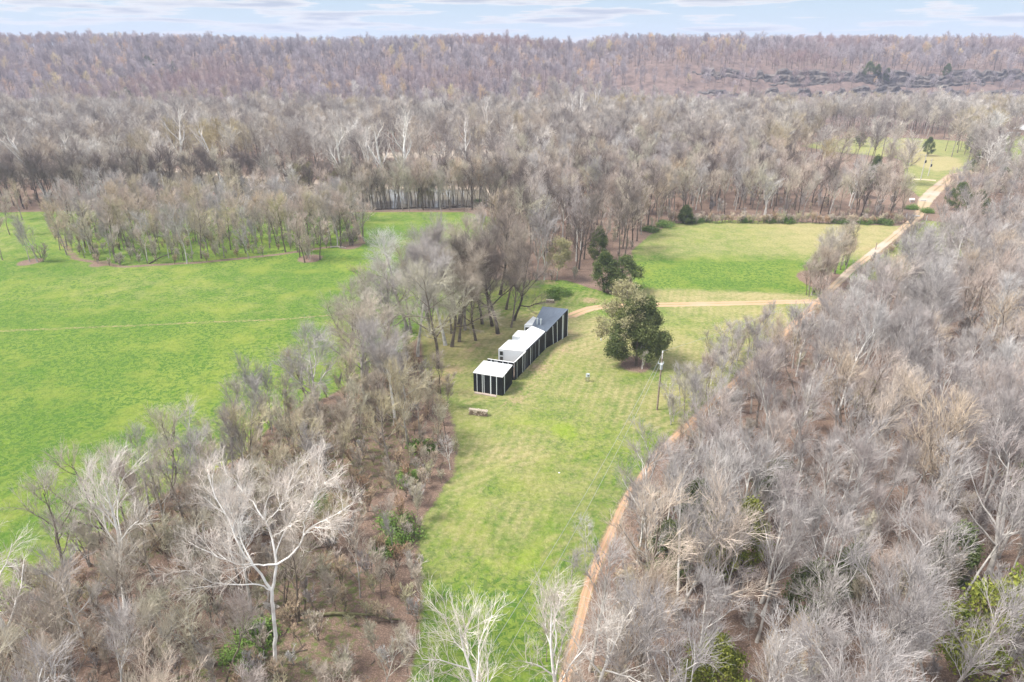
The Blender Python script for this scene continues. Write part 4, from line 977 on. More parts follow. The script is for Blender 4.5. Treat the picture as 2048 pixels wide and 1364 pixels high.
LOW = [bare_tree('low%d' % i, 950 + i, lod=0, **kw) for i, kw in enumerate([
    dict(h=15, tr=.22, clear=.30, spread=.40, ang=.75, up=.25), dict(h=15, tr=.2, clear=.42, spread=.34, ang=.65, up=.3), dict(h=15, tr=.24, clear=.25, spread=.48, ang=.85, up=.15), dict(h=15, tr=.2, clear=.35, spread=.42, ang=.8, up=.2, lean=.1)])]
order = ['grey', 'tan', 'pink', 'dark', 'yellow']
mid_meshes = [recol(m_, PAL[p][0], PAL[p][1], 'mid_%s' % p) for p in order for m_ in MID]
mc = inst_collection('mid_trees', mid_meshes)
pts = []
for t in rest:
    pts.append([t[0], t[1], zp(t[0], t[1]), t[2] / 14, t[2] / 14, t[5] * 60, order.index(t[3]) * 4 + int(t[5] * 3.99)])
for e_ in trees_extra: e_[2] = zp(e_[0], e_[1]); e_[3] *= .6; e_[4] *= .6; pts.append(e_)
stuff('bare_woodland', pts, mc, 'bare trees massed behind the nearer ones in all the woods')

# valley and ridge forest
lowm = [recol(m_, b_, t_, nm) for nm, b_, t_ in (('valley', tan_bark, valley_twig), ('ridge', dark_bark, ridge_twig), ('valley_white', white_bark, white_twig)) for m_ in LOW]
lc = inst_collection('far_trees', lowm)
def fieldpts(y0, y1, sp, seed):
    r = np.random.RandomState(seed); out = []
    for y in np.arange(y0, y1, sp):
        hw = 0.80 * y + 25
        x = np.arange(-hw, hw, sp) + (r.rand(int(math.ceil(2 * hw / sp))) - .5) * sp * .95
        yy = y + (r.rand(len(x)) - .5) * sp
        out.append(np.stack([x, yy], -1))
    return np.concatenate(out)
bl = np.array([road_pl[12], road_pl[13], road_pl[14], road_pl[15]])
def clear_of(P, avoid, margin=2.0):
    m = np.ones(len(P), bool)
    for pg in avoid: m &= sdf(P[:, 0], P[:, 1], pg) < -margin
    return m
V1 = fieldpts(232, 470, 6.6, 31)
m = clear_of(V1, [meadow_pg, field_pg, field2_pg, back_pg, creek_pg, dark_pg, copse_pg, right_pg, back1_pg, back2_pg, river_pg], 1.5) & clear_of(V1, [far_river_pg], 0)
m &= seg_dist(V1[:, 0], V1[:, 1], road_pl)[0] > 6; m &= seg_dist(V1[:, 0], V1[:, 1], spur_pl)[0] > 6
r_ = np.random.RandomState(8)
c1 = sdf(V1[:, 0], V1[:, 1], poly([(770, 372), (1060, 372), (1075, 290), (740, 290)])) > 0
c2 = (sdf(V1[:, 0], V1[:, 1], poly([(1560, 372), (1640, 405), (1822, 412), (1840, 395), (1925, 345), (1925, 268), (1630, 268)])) > 0) | (sdf(V1[:, 0], V1[:, 1], poly([(1975, 392), (2400, 385), (2400, 262), (1985, 262)])) > 0)
m &= ~(c1 & (r_.rand(len(V1)) < .42)) & ~(c2 & (r_.rand(len(V1)) < .74))
# the open ground beside the road bend
m &= ~((V1[:, 0] > 100) & (V1[:, 0] < 175) & (V1[:, 1] > 215) & (V1[:, 1] < 262))
V1 = V1[m]
r = np.random.RandomState(4)
pv = []
for x, y in V1:
    hh = 12 + 7 * r.rand(); white = r.rand() < 0.05
    pv.append([x, y, 0, hh / 15, hh / 15, r.rand() * 6.3, (8 if white else 0) + r.randint(4)])
pv = np.array(pv); pv[:, 2] = zf(pv[:, 0], pv[:, 1])
stuff('valley_forest', pv, lc, 'hazy bare forest filling the valley beyond the river')
V2 = fieldpts(470, 935, 8.8, 41)
r = np.random.RandomState(6)
base = bluff_y(V2[:, 0], 0)
m = ~((V2[:, 0] > 90) & (V2[:, 1] > base - 42) & (V2[:, 1] < base + 38) & (r.rand(len(V2)) < np.where(V2[:, 0] < 200, .35, .55)))
V2 = V2[m]
pr = np.zeros((len(V2), 7)); pr[:, :2] = V2; pr[:, 2] = zf(V2[:, 0], V2[:, 1]); hh = 9 + 8 * r.rand(len(V2)) + 3 * (r.rand(len(V2)) < .06)
base = bluff_y(V2[:, 0], 0); hh = np.where((V2[:, 0] > 90) & (V2[:, 1] < base) & (V2[:, 1] > base - 110), hh * .72, hh); pr[:, 3] = hh / 15; pr[:, 4] = hh / 15; pr[:, 5] = r.rand(len(V2)) * 6.3
valley_side = (V2[:, 1] < 540 + 100 * (V2[:, 0] > 0)) & (r.rand(len(V2)) < .7)
pr[:, 6] = r.randint(0, 4, len(V2)) + np.where(valley_side, 0, 4)
stuff('ridge_forest', pr, lc, 'purple-grey bare forest covering the long ridge')

# undergrowth in the woods
bm = [recol(bare_tree('under%d' % i, 970 + i, h=3.4, tr=.03, clear=.08, spread=.5, ang=.55, up=.28, lod=1, stems=4, limbs=8, dense=.55), tan_bark, tw, 'under') for i, tw in enumerate([brush_twig, grey_twig, tan_twig, pink_twig])]
sapl = [recol(bare_tree('sapling%d' % i, 980 + i, h=6, tr=.045, clear=.25, spread=.3, ang=.6, up=.25, lod=1), tan_bark, tw, 'sapl') for i, tw in enumerate([grey_twig, tan_twig])]
uc = inst_collection('undergrowth', bm + sapl)
pu = []; r = np.random.RandomState(9)
for pg, sp, dens, kinds in ((belt_pg, 1.9, .8, (0, 0, 2, 3, 5, 1, 0)), (right_pg, 2.9, .7, (1, 3, 4, 4, 5)), (creek_pg, 4.2, .8, (0, 2, 3, 5)), (back_pg, 4.2, .7, (0, 2, 3, 4)), (copse_pg, 3.0, .7, (0, 3, 5, 2)), (dark_pg, 5, .6, (0, 2, 5))):
    for x, y in scatter(pg, sp, 77):
        if r.rand() > dens or not inview(x, y): continue
        s = .45 + .55 * r.rand()
        pu.append([x, y, 0, s, s, r.rand() * 6.3, kinds[r.randint(len(kinds))]])
# fringe along the track and the far field edge
for t_ in np.arange(0, 1, 0.004):
    f = t_ * 10.5; i = int(f); p = road_pl[i] * (1 - f + i) + road_pl[i + 1] * (f - i)
    pu.append([p[0] + 2.6 + 2.0 * r.rand(), p[1] - r.rand() * 2, 0, .45 + .5 * r.rand(), .45 + .5 * r.rand(), r.rand() * 6, (0, 1, 3, 2)[r.randint(4)]])
for t_ in np.arange(0, 1, 0.012):
    a, b2 = np.array(G(1340, 446)), np.array(G(1812, 448)); p = a + (b2 - a) * t_
    pu.append([p[0], p[1] + r.rand() * 3 - .6, 0, .7 + .6 * r.rand(), .6 + .5 * r.rand(), r.rand() * 6, (0, 3)[r.randint(2)]])
pu = np.array(pu); pu[:, 2] = zf(pu[:, 0], pu[:, 1])
stuff('undergrowth', pu, uc, 'brown twiggy undergrowth between the trunks')

# fallen twigs and sticks on the leaf litter
def sticks():
    mbs = MB(); r = np.random.RandomState(15)
    P = np.vstack([scatter(belt_pg, 2.2, 5), scatter(right_pg, 3.4, 6)]); P = P[(P[:, 1] < 120)]
    P = np.array([p for p in P if inview(p[0], p[1], 0)])
    n = len(P); a = r.rand(n) * 6.28; l = .6 + 2.4 * r.rand(n) ** 2
    d = np.stack([np.cos(a), np.sin(a), 0 * a], -1) * l[:, None]
    c = np.stack([P[:, 0], P[:, 1], zf(P[:, 0], P[:, 1]) + 0.05], -1)
    m_ = c + r.randn(n, 3) * [.1, .1, .02]
    Q = np.stack([c - d / 2, m_, c + d / 2], 1); Q[:, :, 2] = zf(Q[:, :, 0], Q[:, :, 1]) + .05 + .08 * r.rand(n, 3)
    v, q = join([(Q, np.tile([.035, .03, .012], (n, 1)) * (.6 + r.rand(n, 1)), 4)])
    tag(link('fallen_sticks', mesh_np('fallen_sticks', v, [q], [tan_bark])), 'fallen sticks scattered over the leaf litter', None, None, 'stuff')
sticks()

# ------------------------------------------------------------------ the black house
crop = lambda x, y: (920 + x / 6.496, 600 + y / 6.496)
Gc = lambda x, y, z=0.0: G(*crop(x, y), z)
black = mat('black_metal_siding', (0.006, 0.007, 0.009), 0.5, 0.0, nscale=2.0, col2=(0.012, 0.014, 0.017), spec=0.25)
steel = mat('pale_steel_batten', (0.66, 0.71, 0.75), 0.5, 0.0, nscale=2.5, col2=(0.76, 0.80, 0.83))
dim_steel = mat('dull_steel_batten', (0.22, 0.26, 0.29), 0.5, 0.2, nscale=2.5, col2=(0.30, 0.34, 0.37))
white_roof = mat('white_membrane_roof', (0.74, 0.74, 0.73), 0.7, nscale=1.0, col2=(0.84, 0.84, 0.83))
stained_roof = mat('stained_white_roof', (0.52, 0.52, 0.53), 0.8, nscale=0.9, col2=(0.80, 0.80, 0.80))
white_wall = mat('white_painted_wall', (0.80, 0.83, 0.86), 0.7, nscale=1.5, col2=(0.84, 0.86, 0.88))
dark_roof = mat('charcoal_standing_seam', (0.115, 0.14, 0.18), 0.38, 0.3, nscale=1.2, col2=(0.14, 0.165, 0.205), spec=0.5)
glass = mat('window_glass', (0.035, 0.04, 0.04), 0.08, nscale=1.0, col2=(0.08, 0.08, 0.06), spec=0.8)
galv = mat('galvanised_steel', (0.50, 0.56, 0.60), 0.35, 0.7, nscale=6, col2=(0.60, 0.64, 0.67))
wood = mat('weathered_wood', (0.28, 0.21, 0.16), 0.9, nscale=4, col2=(0.42, 0.34, 0.27))
WH = 3.22
P0 = Vector(Gc(705, 1042)); P1 = Vector(Gc(1110, 628)); P2 = Vector(Gc(1386, 470))
PW = Vector(Gc(358, 765, WH - 0.1))          # west end of the front parapet
def lerp(a, b, t): return (a[0] + (b[0] - a[0]) * t, a[1] + (b[1] - a[1]) * t)
def Y_at(p, z, mpx): return 0
zc = lambda x, y, g: GY(*crop(x, y), g[1])[2]
TOPZ = zc(1390, 118, P2)
house = empty('black_house', ((P0.x + P1.x) / 2, (P0.y + P1.y) / 2, 0), 'long narrow black and white house with a steep dark tower roof on the lawn', 'house')
hx, hy = house.location.x, house.location.y
class HB(MB):
    def build(s, name, m_, parent=None, off=(hx, hy)):
        s.v = [v - np.array([off[0], off[1], 0]) for v in s.v]
        return MB.build(s, name, m_, parent)
A_ = Gc(938, 335, WH); Bq = Gc(1150, 352, WH)
# where tower starts on the east wall: project Bq on P0-P1-P2
def proj(p, a, b):
    a, b, p = Vector(a[:2]), Vector(b[:2]), Vector(p[:2]); d = b - a; t = (p - a).dot(d) / d.dot(d); return t, a + d * t
tB, B1 = proj(Bq, P0, P1)
FRt, FR = proj(Gc(858, 672, WH), P0, P1)
D_ = Vector(Gc(1078, 86, TOPZ)); A_ = Vector(A_)
FL = Gc(497, 640, WH); BL = Gc(630, 517, WH); NT = Gc(768, 520, WH)
b2f = Gc(678, 472, WH); b2b = Gc(750, 396, WH); b2e = Gc(855, 402, WH)
b3f = Gc(835, 325, WH); b3b = Gc(950, 213, WH)
side_w = lerp(NT, A_, 0.18)
in_ = lambda p, d=0.14: (p[0] - d * 0.91, p[1] + d * 0.40)
n2 = lerp(NT, b2e, 0.30)
mb = HB()
body = [in_(FR), in_(P0 + (P1 - P0) * max(0.98, min(tB, 1.0))), tuple(A_), b2e, b2b, b2f, n2, NT, BL, FL]
mb.prism(body, -0.3, WH - 0.10); mb.build('white_wall', white_wall, house)
mb = HB(); grow = lambda pts, d: [((p[0] - sum(q[0] for q in pts) / len(pts)) * (1 + d) + sum(q[0] for q in pts) / len(pts), (p[1] - sum(q[1] for q in pts) / len(pts)) * (1 + d) + sum(q[1] for q in pts) / len(pts)) for p in pts]
mb.prism(body, WH - 0.098, WH + 0.04)
rf = mb.build('flat_roof', white_roof, house)
# little drain caps and stains on the membrane
mb = HB(); 
for cx_, cy_ in [(975, 365), (835, 500), (790, 550), (640, 625), (745, 628), (890, 575), (628, 575)]:
    g_ = Gc(cx_, cy_, WH + .04); mb.tube([(g_[0], g_[1], WH + .03), (g_[0], g_[1], WH + .10)], .07, 8)
mb.build('roof_vent', galv, rf)
mb = HB(); bay3 = [b3f, lerp(A_, D_, 0.06), lerp(A_, D_, 0.72), b3b]
mb.prism(bay3, -0.3, WH - 0.10); mb.build('white_wall', white_wall, house)
mb = HB(); mb.prism(bay3, WH - 0.098, WH + 0.04); mb.build('flat_roof', white_roof, house)
# tower
mb = HB(); tw = [tuple(A_), tuple(P1), tuple(P2), tuple(D_)]
mb.prism(tw, -0.3, [WH - .08, WH - .08, TOPZ - .12, TOPZ - .12]); mb.build('tower_wall', black, house)
mb = HB(); twr = [(A_.x - .04, A_.y - .06), (P1.x + .12, P1.y - .06), (P2.x + .14, P2.y + .10), (D_.x - .06, D_.y + .12)]
mb.prism(twr, [WH - .06, WH - .06, TOPZ - .1, TOPZ - .1], [WH + .06, WH + .06, TOPZ, TOPZ]); troof = mb.build('steep_roof', dark_roof, house)
mb = HB()
for i in range(1, 9):
    t = i / 9; a = Vector(lerp(twr[0], twr[1], t)); b = Vector(lerp(twr[3], twr[2], t))
    mb.tube([(a.x, a.y, WH + .065), (b.x, b.y, TOPZ + .005)], .018, 4)
mb.build('seam', dark_roof, troof)
# east wall: one long slab, black, with vertical ribs; courtyard wall in front
def ribbed(mbx, a, b, z1a, z1b, th=0.12, side=0.0, rib=0.32, out=1):
    L_ = math.hypot(b[0] - a[0], b[1] - a[1]); d = ((b[0] - a[0]) / L_, (b[1] - a[1]) / L_); n = (-d[1], d[0])
    q0 = [(a[0] + n[0] * (side - th / 2), a[1] + n[1] * (side - th / 2)), (b[0] + n[0] * (side - th / 2), b[1] + n[1] * (side - th / 2)), (b[0] + n[0] * (side + th / 2), b[1] + n[1] * (side + th / 2)), (a[0] + n[0] * (side + th / 2), a[1] + n[1] * (side + th / 2))]
    mbx.prism(q0, -0.25, [z1a, z1b, z1b, z1a])
    k = int(L_ / rib)
    for i in range(1, k):
        t = i / k; p = lerp(a, b, t); zt = z1a + (z1b - z1a) * t - .02
        o_ = out * (th / 2 + .012) + side
        mbx.prism([(p[0] + n[0] * o_ + d[0] * .02 * s1 + n[0] * .012 * s2, p[1] + n[1] * o_ + d[1] * .02 * s1 + n[1] * .012 * s2) for s1, s2 in ((-1, -1), (1, -1), (1, 1), (-1, 1))], -0.2, zt)
mb = HB(); ribbed(mb, P0, P1, WH, WH, side=-.06, out=-1); ribbed(mb, P1, P2, WH, TOPZ - .05, side=-.06, out=-1)
ew = mb.build('east_wall', black, house)
mb = HB(); ribbed(mb, (P0.x - .1, P0.y), PW, WH - .1, WH - .1, out=1); mb.build('front_parapet', black, house)
mb = HB(); mb.slab((P0.x - .02, P0.y + .02), FR, .16, WH + .003, WH + .05, side=-.06); mb.slab((P0.x - .02, P0.y), PW, .17, WH - .097, WH - .05); mb.build('coping', white_roof, house)
def batten(mbx, a, b, t, w, z0, z1, tl=0.0, off=0.155):
    """flat steel strip on the outer face of a wall a->b, tl = slant along the wall"""
    L_ = math.hypot(b[0] - a[0], b[1] - a[1]); d = ((b[0] - a[0]) / L_, (b[1] - a[1]) / L_); n = (d[1], -d[0])
    v = []
    for z, sh in ((z0, tl), (z1, 0.0)):
        c = (a[0] + d[0] * (t * L_ + sh), a[1] + d[1] * (t * L_ + sh))
        for s1, s2 in ((-1, 0), (1, 0), (1, 1), (-1, 1)):
            v.append((c[0] + d[0] * w / 2 * s1 + n[0] * (off + .02 * s2), c[1] + d[1] * w / 2 * s1 + n[1] * (off + .02 * s2), z))
    mbx.add(v, [(0, 1, 2, 3)[::-1], (4, 5, 6, 7), (0, 1, 5, 4), (1, 2, 6, 5), (2, 3, 7, 6), (3, 0, 4, 7)])
east = [(742, 1020, .10, steel), (818, 945, .16, steel), (840, 915, .10, steel), (872, 890, .08, dim_steel), (908, 838, .20, steel), (928, 815, .09, dim_steel), (965, 775, .10, dim_steel), (1005, 725, .16, steel), (1078, 655, .07, dim_steel), (1090, 640, .14, steel)]
for cx_, cy_, w, m_ in east:
    t, _ = proj(Gc(cx_, cy_), P0, P1); mb = HB(); batten(mb, P0, P1, t, w, .05, WH - .03); mb.build('batten', m_, house)
for cx_, cy_, w, tl, m_ in [(1187, 570, .16, .35, steel), (1238, 540, .16, .25, steel), (1302, 503, .30, .05, steel), (1322, 500, .25, 0, dim_steel), (1362, 465, .12, .0, steel)]:
    t, _ = proj(Gc(cx_, cy_), P1, P2); mb = HB(); L_ = (P2 - P1).length
    batten(mb, P1, P2, t - tl / L_, w, .05, WH + (TOPZ - WH) * (t - tl / L_) - .08, tl=tl); mb.build('batten', m_, house)
for cx_ in (412, 466, 492, 575, 648):
    tt = (cx_ - 358) / (722 - 358); mb = HB(); batten(mb, PW, (P0.x - .1, P0.y), tt, .15, .05, WH - .14, off=.085); mb.build('batten', steel, house)
# windows of the south faces
def facewin(a, b, t0, t1, z0, z1, nm='window'):
    fr = HB(); p = lerp(a, b, t0 - .012); q = lerp(a, b, t1 + .012)
    fr.slab(p, q, .06, z0 - .06, z1 + .06, side=-.03)
    f = fr.build(nm, white_roof, house)
    pn = HB(); pn.slab(lerp(a, b, t0), lerp(a, b, t1), .03, z0, z1, side=-.062); pn.build('pane', glass, f)
FRs = in_(FR)
facewin(FL, FRs, .06, .18, 2.22, 2.92); facewin(FL, FRs, .06, .18, 1.05, 1.95)
facewin(b2f, lerp(b2f, b2e, .8), .18, .75, 1.3, 2.75); facewin(b3f, lerp(A_, D_, .06), .12, .85, 0.6, 2.8)
# flues
for cx_, cy_ in ((1003, 328), (1050, 338)):
    g_ = Gc(cx_, cy_, WH + .04); g_ = (g_[0], g_[1] - .12)
    mb = HB(); mb.tube([(g_[0], g_[1], WH), (g_[0], g_[1], WH + 1.25)], .15, 12)
    f = mb.build('flue', galv, house)
    mb = HB(); mb.tube([(g_[0], g_[1], WH + 1.28), (g_[0], g_[1], WH + 1.46), (g_[0], g_[1], WH + 1.54)], [.2, .2, .06], 12); mb.tube([(g_[0], g_[1], WH + 1.2), (g_[0], g_[1], WH + 1.3)], .1, 8); mb.build('flue_cap', galv, f)
# courtyard deck
mb = HB(); mb.prism([(P0.x - .3, P0.y + .2), (FR.x - .35, FR.y - .05), (FL[0] + .1, FL[1] - .05), (PW.x + .1, PW.y + .15)], -.1, .12); mb.build('courtyard_floor', wood, house)

# shed
S0 = Gc(180, 1185); S1 = Gc(552, 1248); S2 = Gc(676, 1085); SH = zc(175, 943, S0)
S3 = (S0[0] + S2[0] - S1[0], S0[1] + S2[1] - S1[1])
shed = empty('black_shed', ((S0[0] + S2[0]) / 2, (S0[1] + S2[1]) / 2, 0), 'small flat-roofed black shed with white stripes in front of the house', 'shed')
off = (shed.location.x, shed.location.y)
mb = HB(); mb.prism([S0, S1, S2, S3], -.25, SH - .06)
for a, b in ((S0, S1), (S1, S2)):
    ribbed(mb, a, b, SH - .07, SH - .07, th=.03, side=-.01, out=-1, rib=.3)
mb.build('wall', black, shed, off)
cx_, cy_ = off; gr = lambda p, k=.07: (p[0] + (p[0] - cx_) / 2.2 * k, p[1] + (p[1] - cy_) / 2.6 * k)
mb = HB(); mb.prism([gr(p) for p in (S0, S1, S2, S3)], [SH - .055] * 4, SH + .05); mb.build('roof', stained_roof, shed, off)
for t, w in ((.125, .08), (.31, .085), (.37, .085), (.60, .17), (.805, .11)):
    mb = HB(); batten(mb, S0, S1, t, w, .0, SH - .075, off=.055); mb.build('batten', steel, shed, off)
mb = HB(); batten(mb, S1, S2, .17, .26, .0, SH - .075, off=.055); mb.build('batten', steel, shed, off)
# step slab
st = empty('stone_step', (*Gc(330, 1235), 0), 'long weathered stone step in front of the small black shed', 'step')
mb = MB(); a = Gc(190, 1200); b = Gc(475, 1245)
for i in range(3):
    t0, t1 = i / 3, (i + 1) / 3 - .01; p, q = lerp(a, b, t0), lerp(a, b, t1); zz = .16 + .03 * (i % 2)
    mb.prism([(p[0], p[1] - .55), (q[0], q[1] - .5 - .08 * i), q, p], -.05, zz)
mb.v = [v - np.array([st.location.x, st.location.y, 0]) for v in mb.v]
mb.build('slab', mat('step_stone', (0.34, 0.27, 0.22), .9, nscale=3, col2=(0.48, 0.39, 0.33), bump=.4), st)

# ------------------------------------------------------------------ small things
def log(mbx, p, q, r, k=8): mbx.tube([p, ((p[0] + q[0]) / 2 + .02, (p[1] + q[1]) / 2, (p[2] + q[2]) / 2 + .01), q], [r, r * .97, r * .93], k)
def woodpile(px0, py0, px1, py1, hgt, label, layers=4, seed=3, depth=.55):
    a, b = Vector(G(px0, py0)), Vector(G(px1, py1)); r_ = np.random.RandomState(seed)
    base = empty('firewood_pile', ((a.x + b.x) / 2, (a.y + b.y) / 2, zp(a.x, a.y)), label, 'firewood', 'stacks of cut logs')
    d = (b - a).normalized(); n = Vector((-d.y, d.x)); L_ = (b - a).length
    mt = [mat('cut_log', (0.20, 0.14, 0.10), .9, nscale=5, col2=(0.32, 0.25, 0.19)), mat('pale_cut_log', (0.48, 0.40, 0.32), .9, nscale=5, col2=(0.60, 0.52, 0.43))]
    piles = [MB(), MB()]
    rr = hgt / (2 * layers)
    for j in range(layers):
        x_ = rr + (j % 2) * rr
        while x_ < L_ - rr:
            c = a + d * x_; rad = rr * (.75 + .35 * r_.rand()); l2 = depth / 2 * (.8 + .4 * r_.rand()); s_ = (r_.rand() - .5) * .1
            k = 1 if (j == layers - 1 or r_.rand() < .2) else 0
            log(piles[k], (c.x - n.x * l2 - base.location.x, c.y - n.y * l2 - base.location.y, rr + j * rr * 1.8 + s_ * .3), (c.x + n.x * l2 - base.location.x, c.y + n.y * l2 - base.location.y, rr + j * rr * 1.8), rad, 7)
            x_ += rad * 2.05
    for k in (0, 1): piles[k].build('logs', mt[k], base)
woodpile(938, 828, 976, 833, 1.0, 'long stack of split firewood on the lawn below the small shed', 5)
woodpile(1092, 605, 1110, 606, .75, 'small stack of pale logs on the grass beyond the tower', 3, 8)

def fallen(px0, py0, px1, py1, r, label, m_=None, z=.0, arc=.1):
    a, b = G(px0, py0), G(px1, py1); za, zb = zp(*a), zp(*b); m0 = lerp(a, b, .5)
    L_ = math.hypot(b[0] - a[0], b[1] - a[1])
    e_ = empty('fallen_log', (m0[0], m0[1], (za + zb) / 2), label, 'log', 'fallen logs')
    rng = np.random.RandomState(int(px0)); t = np.linspace(0, 1, 9)
    P = np.stack([(a[0] - m0[0]) * (1 - t) + (b[0] - m0[0]) * t, (a[1] - m0[1]) * (1 - t) + (b[1] - m0[1]) * t + rng.randn(9) * .15, r * .7 + arc * L_ * np.sin(t * 3.14) * .3], -1)[None]
    R = np.linspace(r, r * .45, 9)[None]
    A, AR = sprout(rng, P, R, 7, .35, 1, L_ * .22, L_ * .15, .7, 4, .1, .12, .5, .02)
    v, q = join([(P, R, 8)]); link('trunk', mesh_np('log', v, [q], [m_ or dark_bark]), e_)
    v, q = join([(A, AR, 4)]); link('branches', mesh_np('log_branches', v, [q], [m_ or dark_bark]), e_)
fallen(722, 420, 800, 414, .25, 'dark driftwood log at the left of the river bank')
fallen(800, 417, 880, 416, .25, 'reddish driftwood log in the middle of the river bank')
fallen(868, 420, 945, 411, .38, 'big fallen trunk arching on the river bank by the meadow', arc=.25)
fallen(905, 411, 962, 424, .22, 'forked dead limb at the right end of the river bank')
fallen(661, 495, 692, 496, .2, 'pinkish log lying beside the reddish round brush', tan_bark)
fallen(300, 528, 345, 508, .18, 'thin leaning dead stem at the near edge of the copse')
fallen(625, 1228, 800, 1240, .17, 'long mossy fallen trunk lying across the lower thicket', mat('mossy_bark', (0.12, 0.12, 0.05), .9, nscale=3, col2=(0.22, 0.20, 0.11)), arc=.12)
fallen(560, 1235, 640, 1225, .12, 'short dark fallen limb beside the sycamore trunk')
fallen(330, 1270, 420, 1210, .12, 'pale dead limb on the leaf litter left of the sycamore', tan_bark)

# utility pole with transformer and wires
ux, uy = G(1314, 820); uz = zp(ux, uy); topz = GY(1320, 705, uy)[2] - uz
pole_wood = mat('pole_wood', (0.20, 0.145, 0.11), .9, nscale=3, col2=(0.38, 0.31, 0.26))
up = empty('utility_pole', (ux, uy, uz), 'wooden utility pole with a grey transformer at the right edge of the lawn', 'pole')
mb = MB(); mb.tube([(0, 0, -.4), (0, 0, topz * .5), (0.02, 0, topz)], [.145, .125, .10], 10); mb.build('pole', pole_wood, up)
mb = MB(); mb.tube([(-.06, -.34, topz - 2.5), (-.06, -.34, topz - 1.7), (-.06, -.34, topz - 1.62)], [.21, .21, .1], 12); tr_ = mb.build('transformer', mat('transformer_paint', (0.48, 0.52, 0.55), .5, .2, nscale=4, col2=(0.56, 0.6, 0.62)), up)
mb = MB(); mb.tube([(-.12, -.34, topz - 1.62), (-.12, -.34, topz - 1.35)], [.04, .03], 6); mb.tube([(.02, -.34, topz - 1.62), (.02, -.34, topz - 1.4)], [.04, .03], 6); mb.build('bushing', white_roof, tr_)
mb = MB(); mb.box(-.5, .3, -.16, -.10, topz - 1.75, topz - 1.65); mb.tube([(-.45, -.13, topz - 1.65), (-.45, -.13, topz - 1.4)], .04, 6); mb.tube([(.26, -.13, topz - 1.65), (.26, -.13, topz - 1.4)], .04, 6); mb.build('cross_bracket', steel, up)
mb = MB(); mb.tube([(0.02, 0, topz - .02), (0.02, 0, topz + .28)], [.11, .06], 8); mb.tube([(0.0, -.13, topz - .9), (0, -.13, topz - .1)], .05, 6); mb.build('insulator', white_roof, up)
wire_m = mat('aluminium_wire', (0.42, 0.43, 0.42), .5, .4, nscale=2, col2=(0.5, 0.5, 0.5))
def wire(p, q, sag, label, r=.018):
    t = np.linspace(0, 1, 24)[:, None]; p, q = np.array(p), np.array(q)
    P = p + (q - p) * t; P[:, 2] -= sag * 4 * t[:, 0] * (1 - t[:, 0])
    e_ = MB(); e_.tube(P - P[0], r, 4); o = e_.build('power_line', wire_m); o.location = P[0]
    tag(o, label, 'wire', 'wires of the utility pole')
def far_end(px, py, z): g_ = G(px, py, z); return (g_[0], g_[1], z)
wire((ux, uy, uz + topz - .1), far_end(985, 1290, 8.5), 1.2, 'upper wire running from the utility pole down over the lawn to the bottom')
wire((ux - .15, uy - .1, uz + topz - 1.5), far_end(1010, 1310, 7.0), 1.2, 'lower wire running from the utility pole over the lawn to the bottom')
wire((ux, uy, uz + topz + .2), far_end(1760, 520, 9.0), 1.5, 'wire running from the pole top toward the distant road')

# electric meter stand on the lawn
mx_, my_ = G(1175, 762); mz = zp(mx_, my_)
ms = empty('meter_stand', (mx_, my_, mz), 'small grey electric meter stand alone on the lawn', 'meter stand')
mb = MB(); mb.box(-.30, -.20, -.05, .05, -.2, 1.25); mb.box(.20, .30, -.05, .05, -.2, 1.25); mb.build('post', pole_wood, ms)
mb = MB(); mb.box(-.32, .32, -.09, -.052, .78, 1.45); mb.build('panel', steel, ms)
mb = MB(); mb.box(-.14, .20, -.26, -.092, .85, 1.38); bx_ = mb.build('meter_box', mat('meter_box_paint', (0.58, 0.62, 0.66), .5, .1, nscale=4, col2=(0.66, 0.7, 0.72)), ms)
mb = MB(); mb.tube([(.03, -.262, 1.15), (.03, -.34, 1.15)], .085, 12); mb.build('meter_dial', glass, bx_)
mb = MB(); mb.tube([(0.05, -.12, -.1), (.05, -.12, .85)], .05, 8); mb.tube([(-.12, -.1, -.1), (-.12, -.1, .85)], .03, 8); mb.build('conduit', galv, ms)
# covered grill beyond the cedar
gx, gy = G(1224, 680); gz = zp(gx, gy)
gl = empty('covered_grill', (gx, gy, gz), 'grill under a blue-grey cover beside the lawn cedar', 'grill')
mb = MB(); k = 14
ring = lambda rx, ry, z: [(rx * math.copysign(abs(math.cos(a)) ** .6, math.cos(a)), ry * math.copysign(abs(math.sin(a)) ** .6, math.sin(a)), z) for a in np.arange(k) * 6.283 / k]
rg = [ring(.50, .36, .12), ring(.48, .33, .5), ring(.50, .36, .85), ring(.42, .30, 1.08), ring(.18, .12, 1.2)]
mb.add(sum(rg, []), [(i * k + j, i * k + (j + 1) % k, (i + 1) * k + (j + 1) % k, (i + 1) * k + j) for i in range(4) for j in range(k)], [(4 * k, 4 * k + j, 4 * k + j + 1) for j in range(1, k - 1)])
mb.build('cover', mat('grill_cover', (0.22, 0.25, 0.34), .6, nscale=5, col2=(0.32, 0.36, 0.45), bump=.3), gl)
for sx in (-.35, .35):
    for sy in (-.22, .22):
        mb = MB(); mb.tube([(sx, sy, -.02), (sx, sy, .2)], .03, 6); mb.build('leg', black, gl)
# well cap and white marker
x, y = G(1202, 682); mb = MB(); mb.tube([(0, 0, -.1), (0, 0, .35), (0, 0, .4)], [.09, .09, .11], 8); o = mb.build('well_cap', white_wall); o.location = (x, y, zp(x, y)); tag(o, 'small pale pipe cap sticking out of the grass near the covered grill', 'pipe')
x, y = G(1118, 946); mb = MB(); mb.prism([(-.12, -.05), (.10, -.09), (.14, .06), (-.05, .1)], .0, .06); o = mb.build('paper_scrap', white_roof); o.location = (x, y, zp(x, y)); tag(o, 'white scrap lying on the middle of the lawn', 'litter')
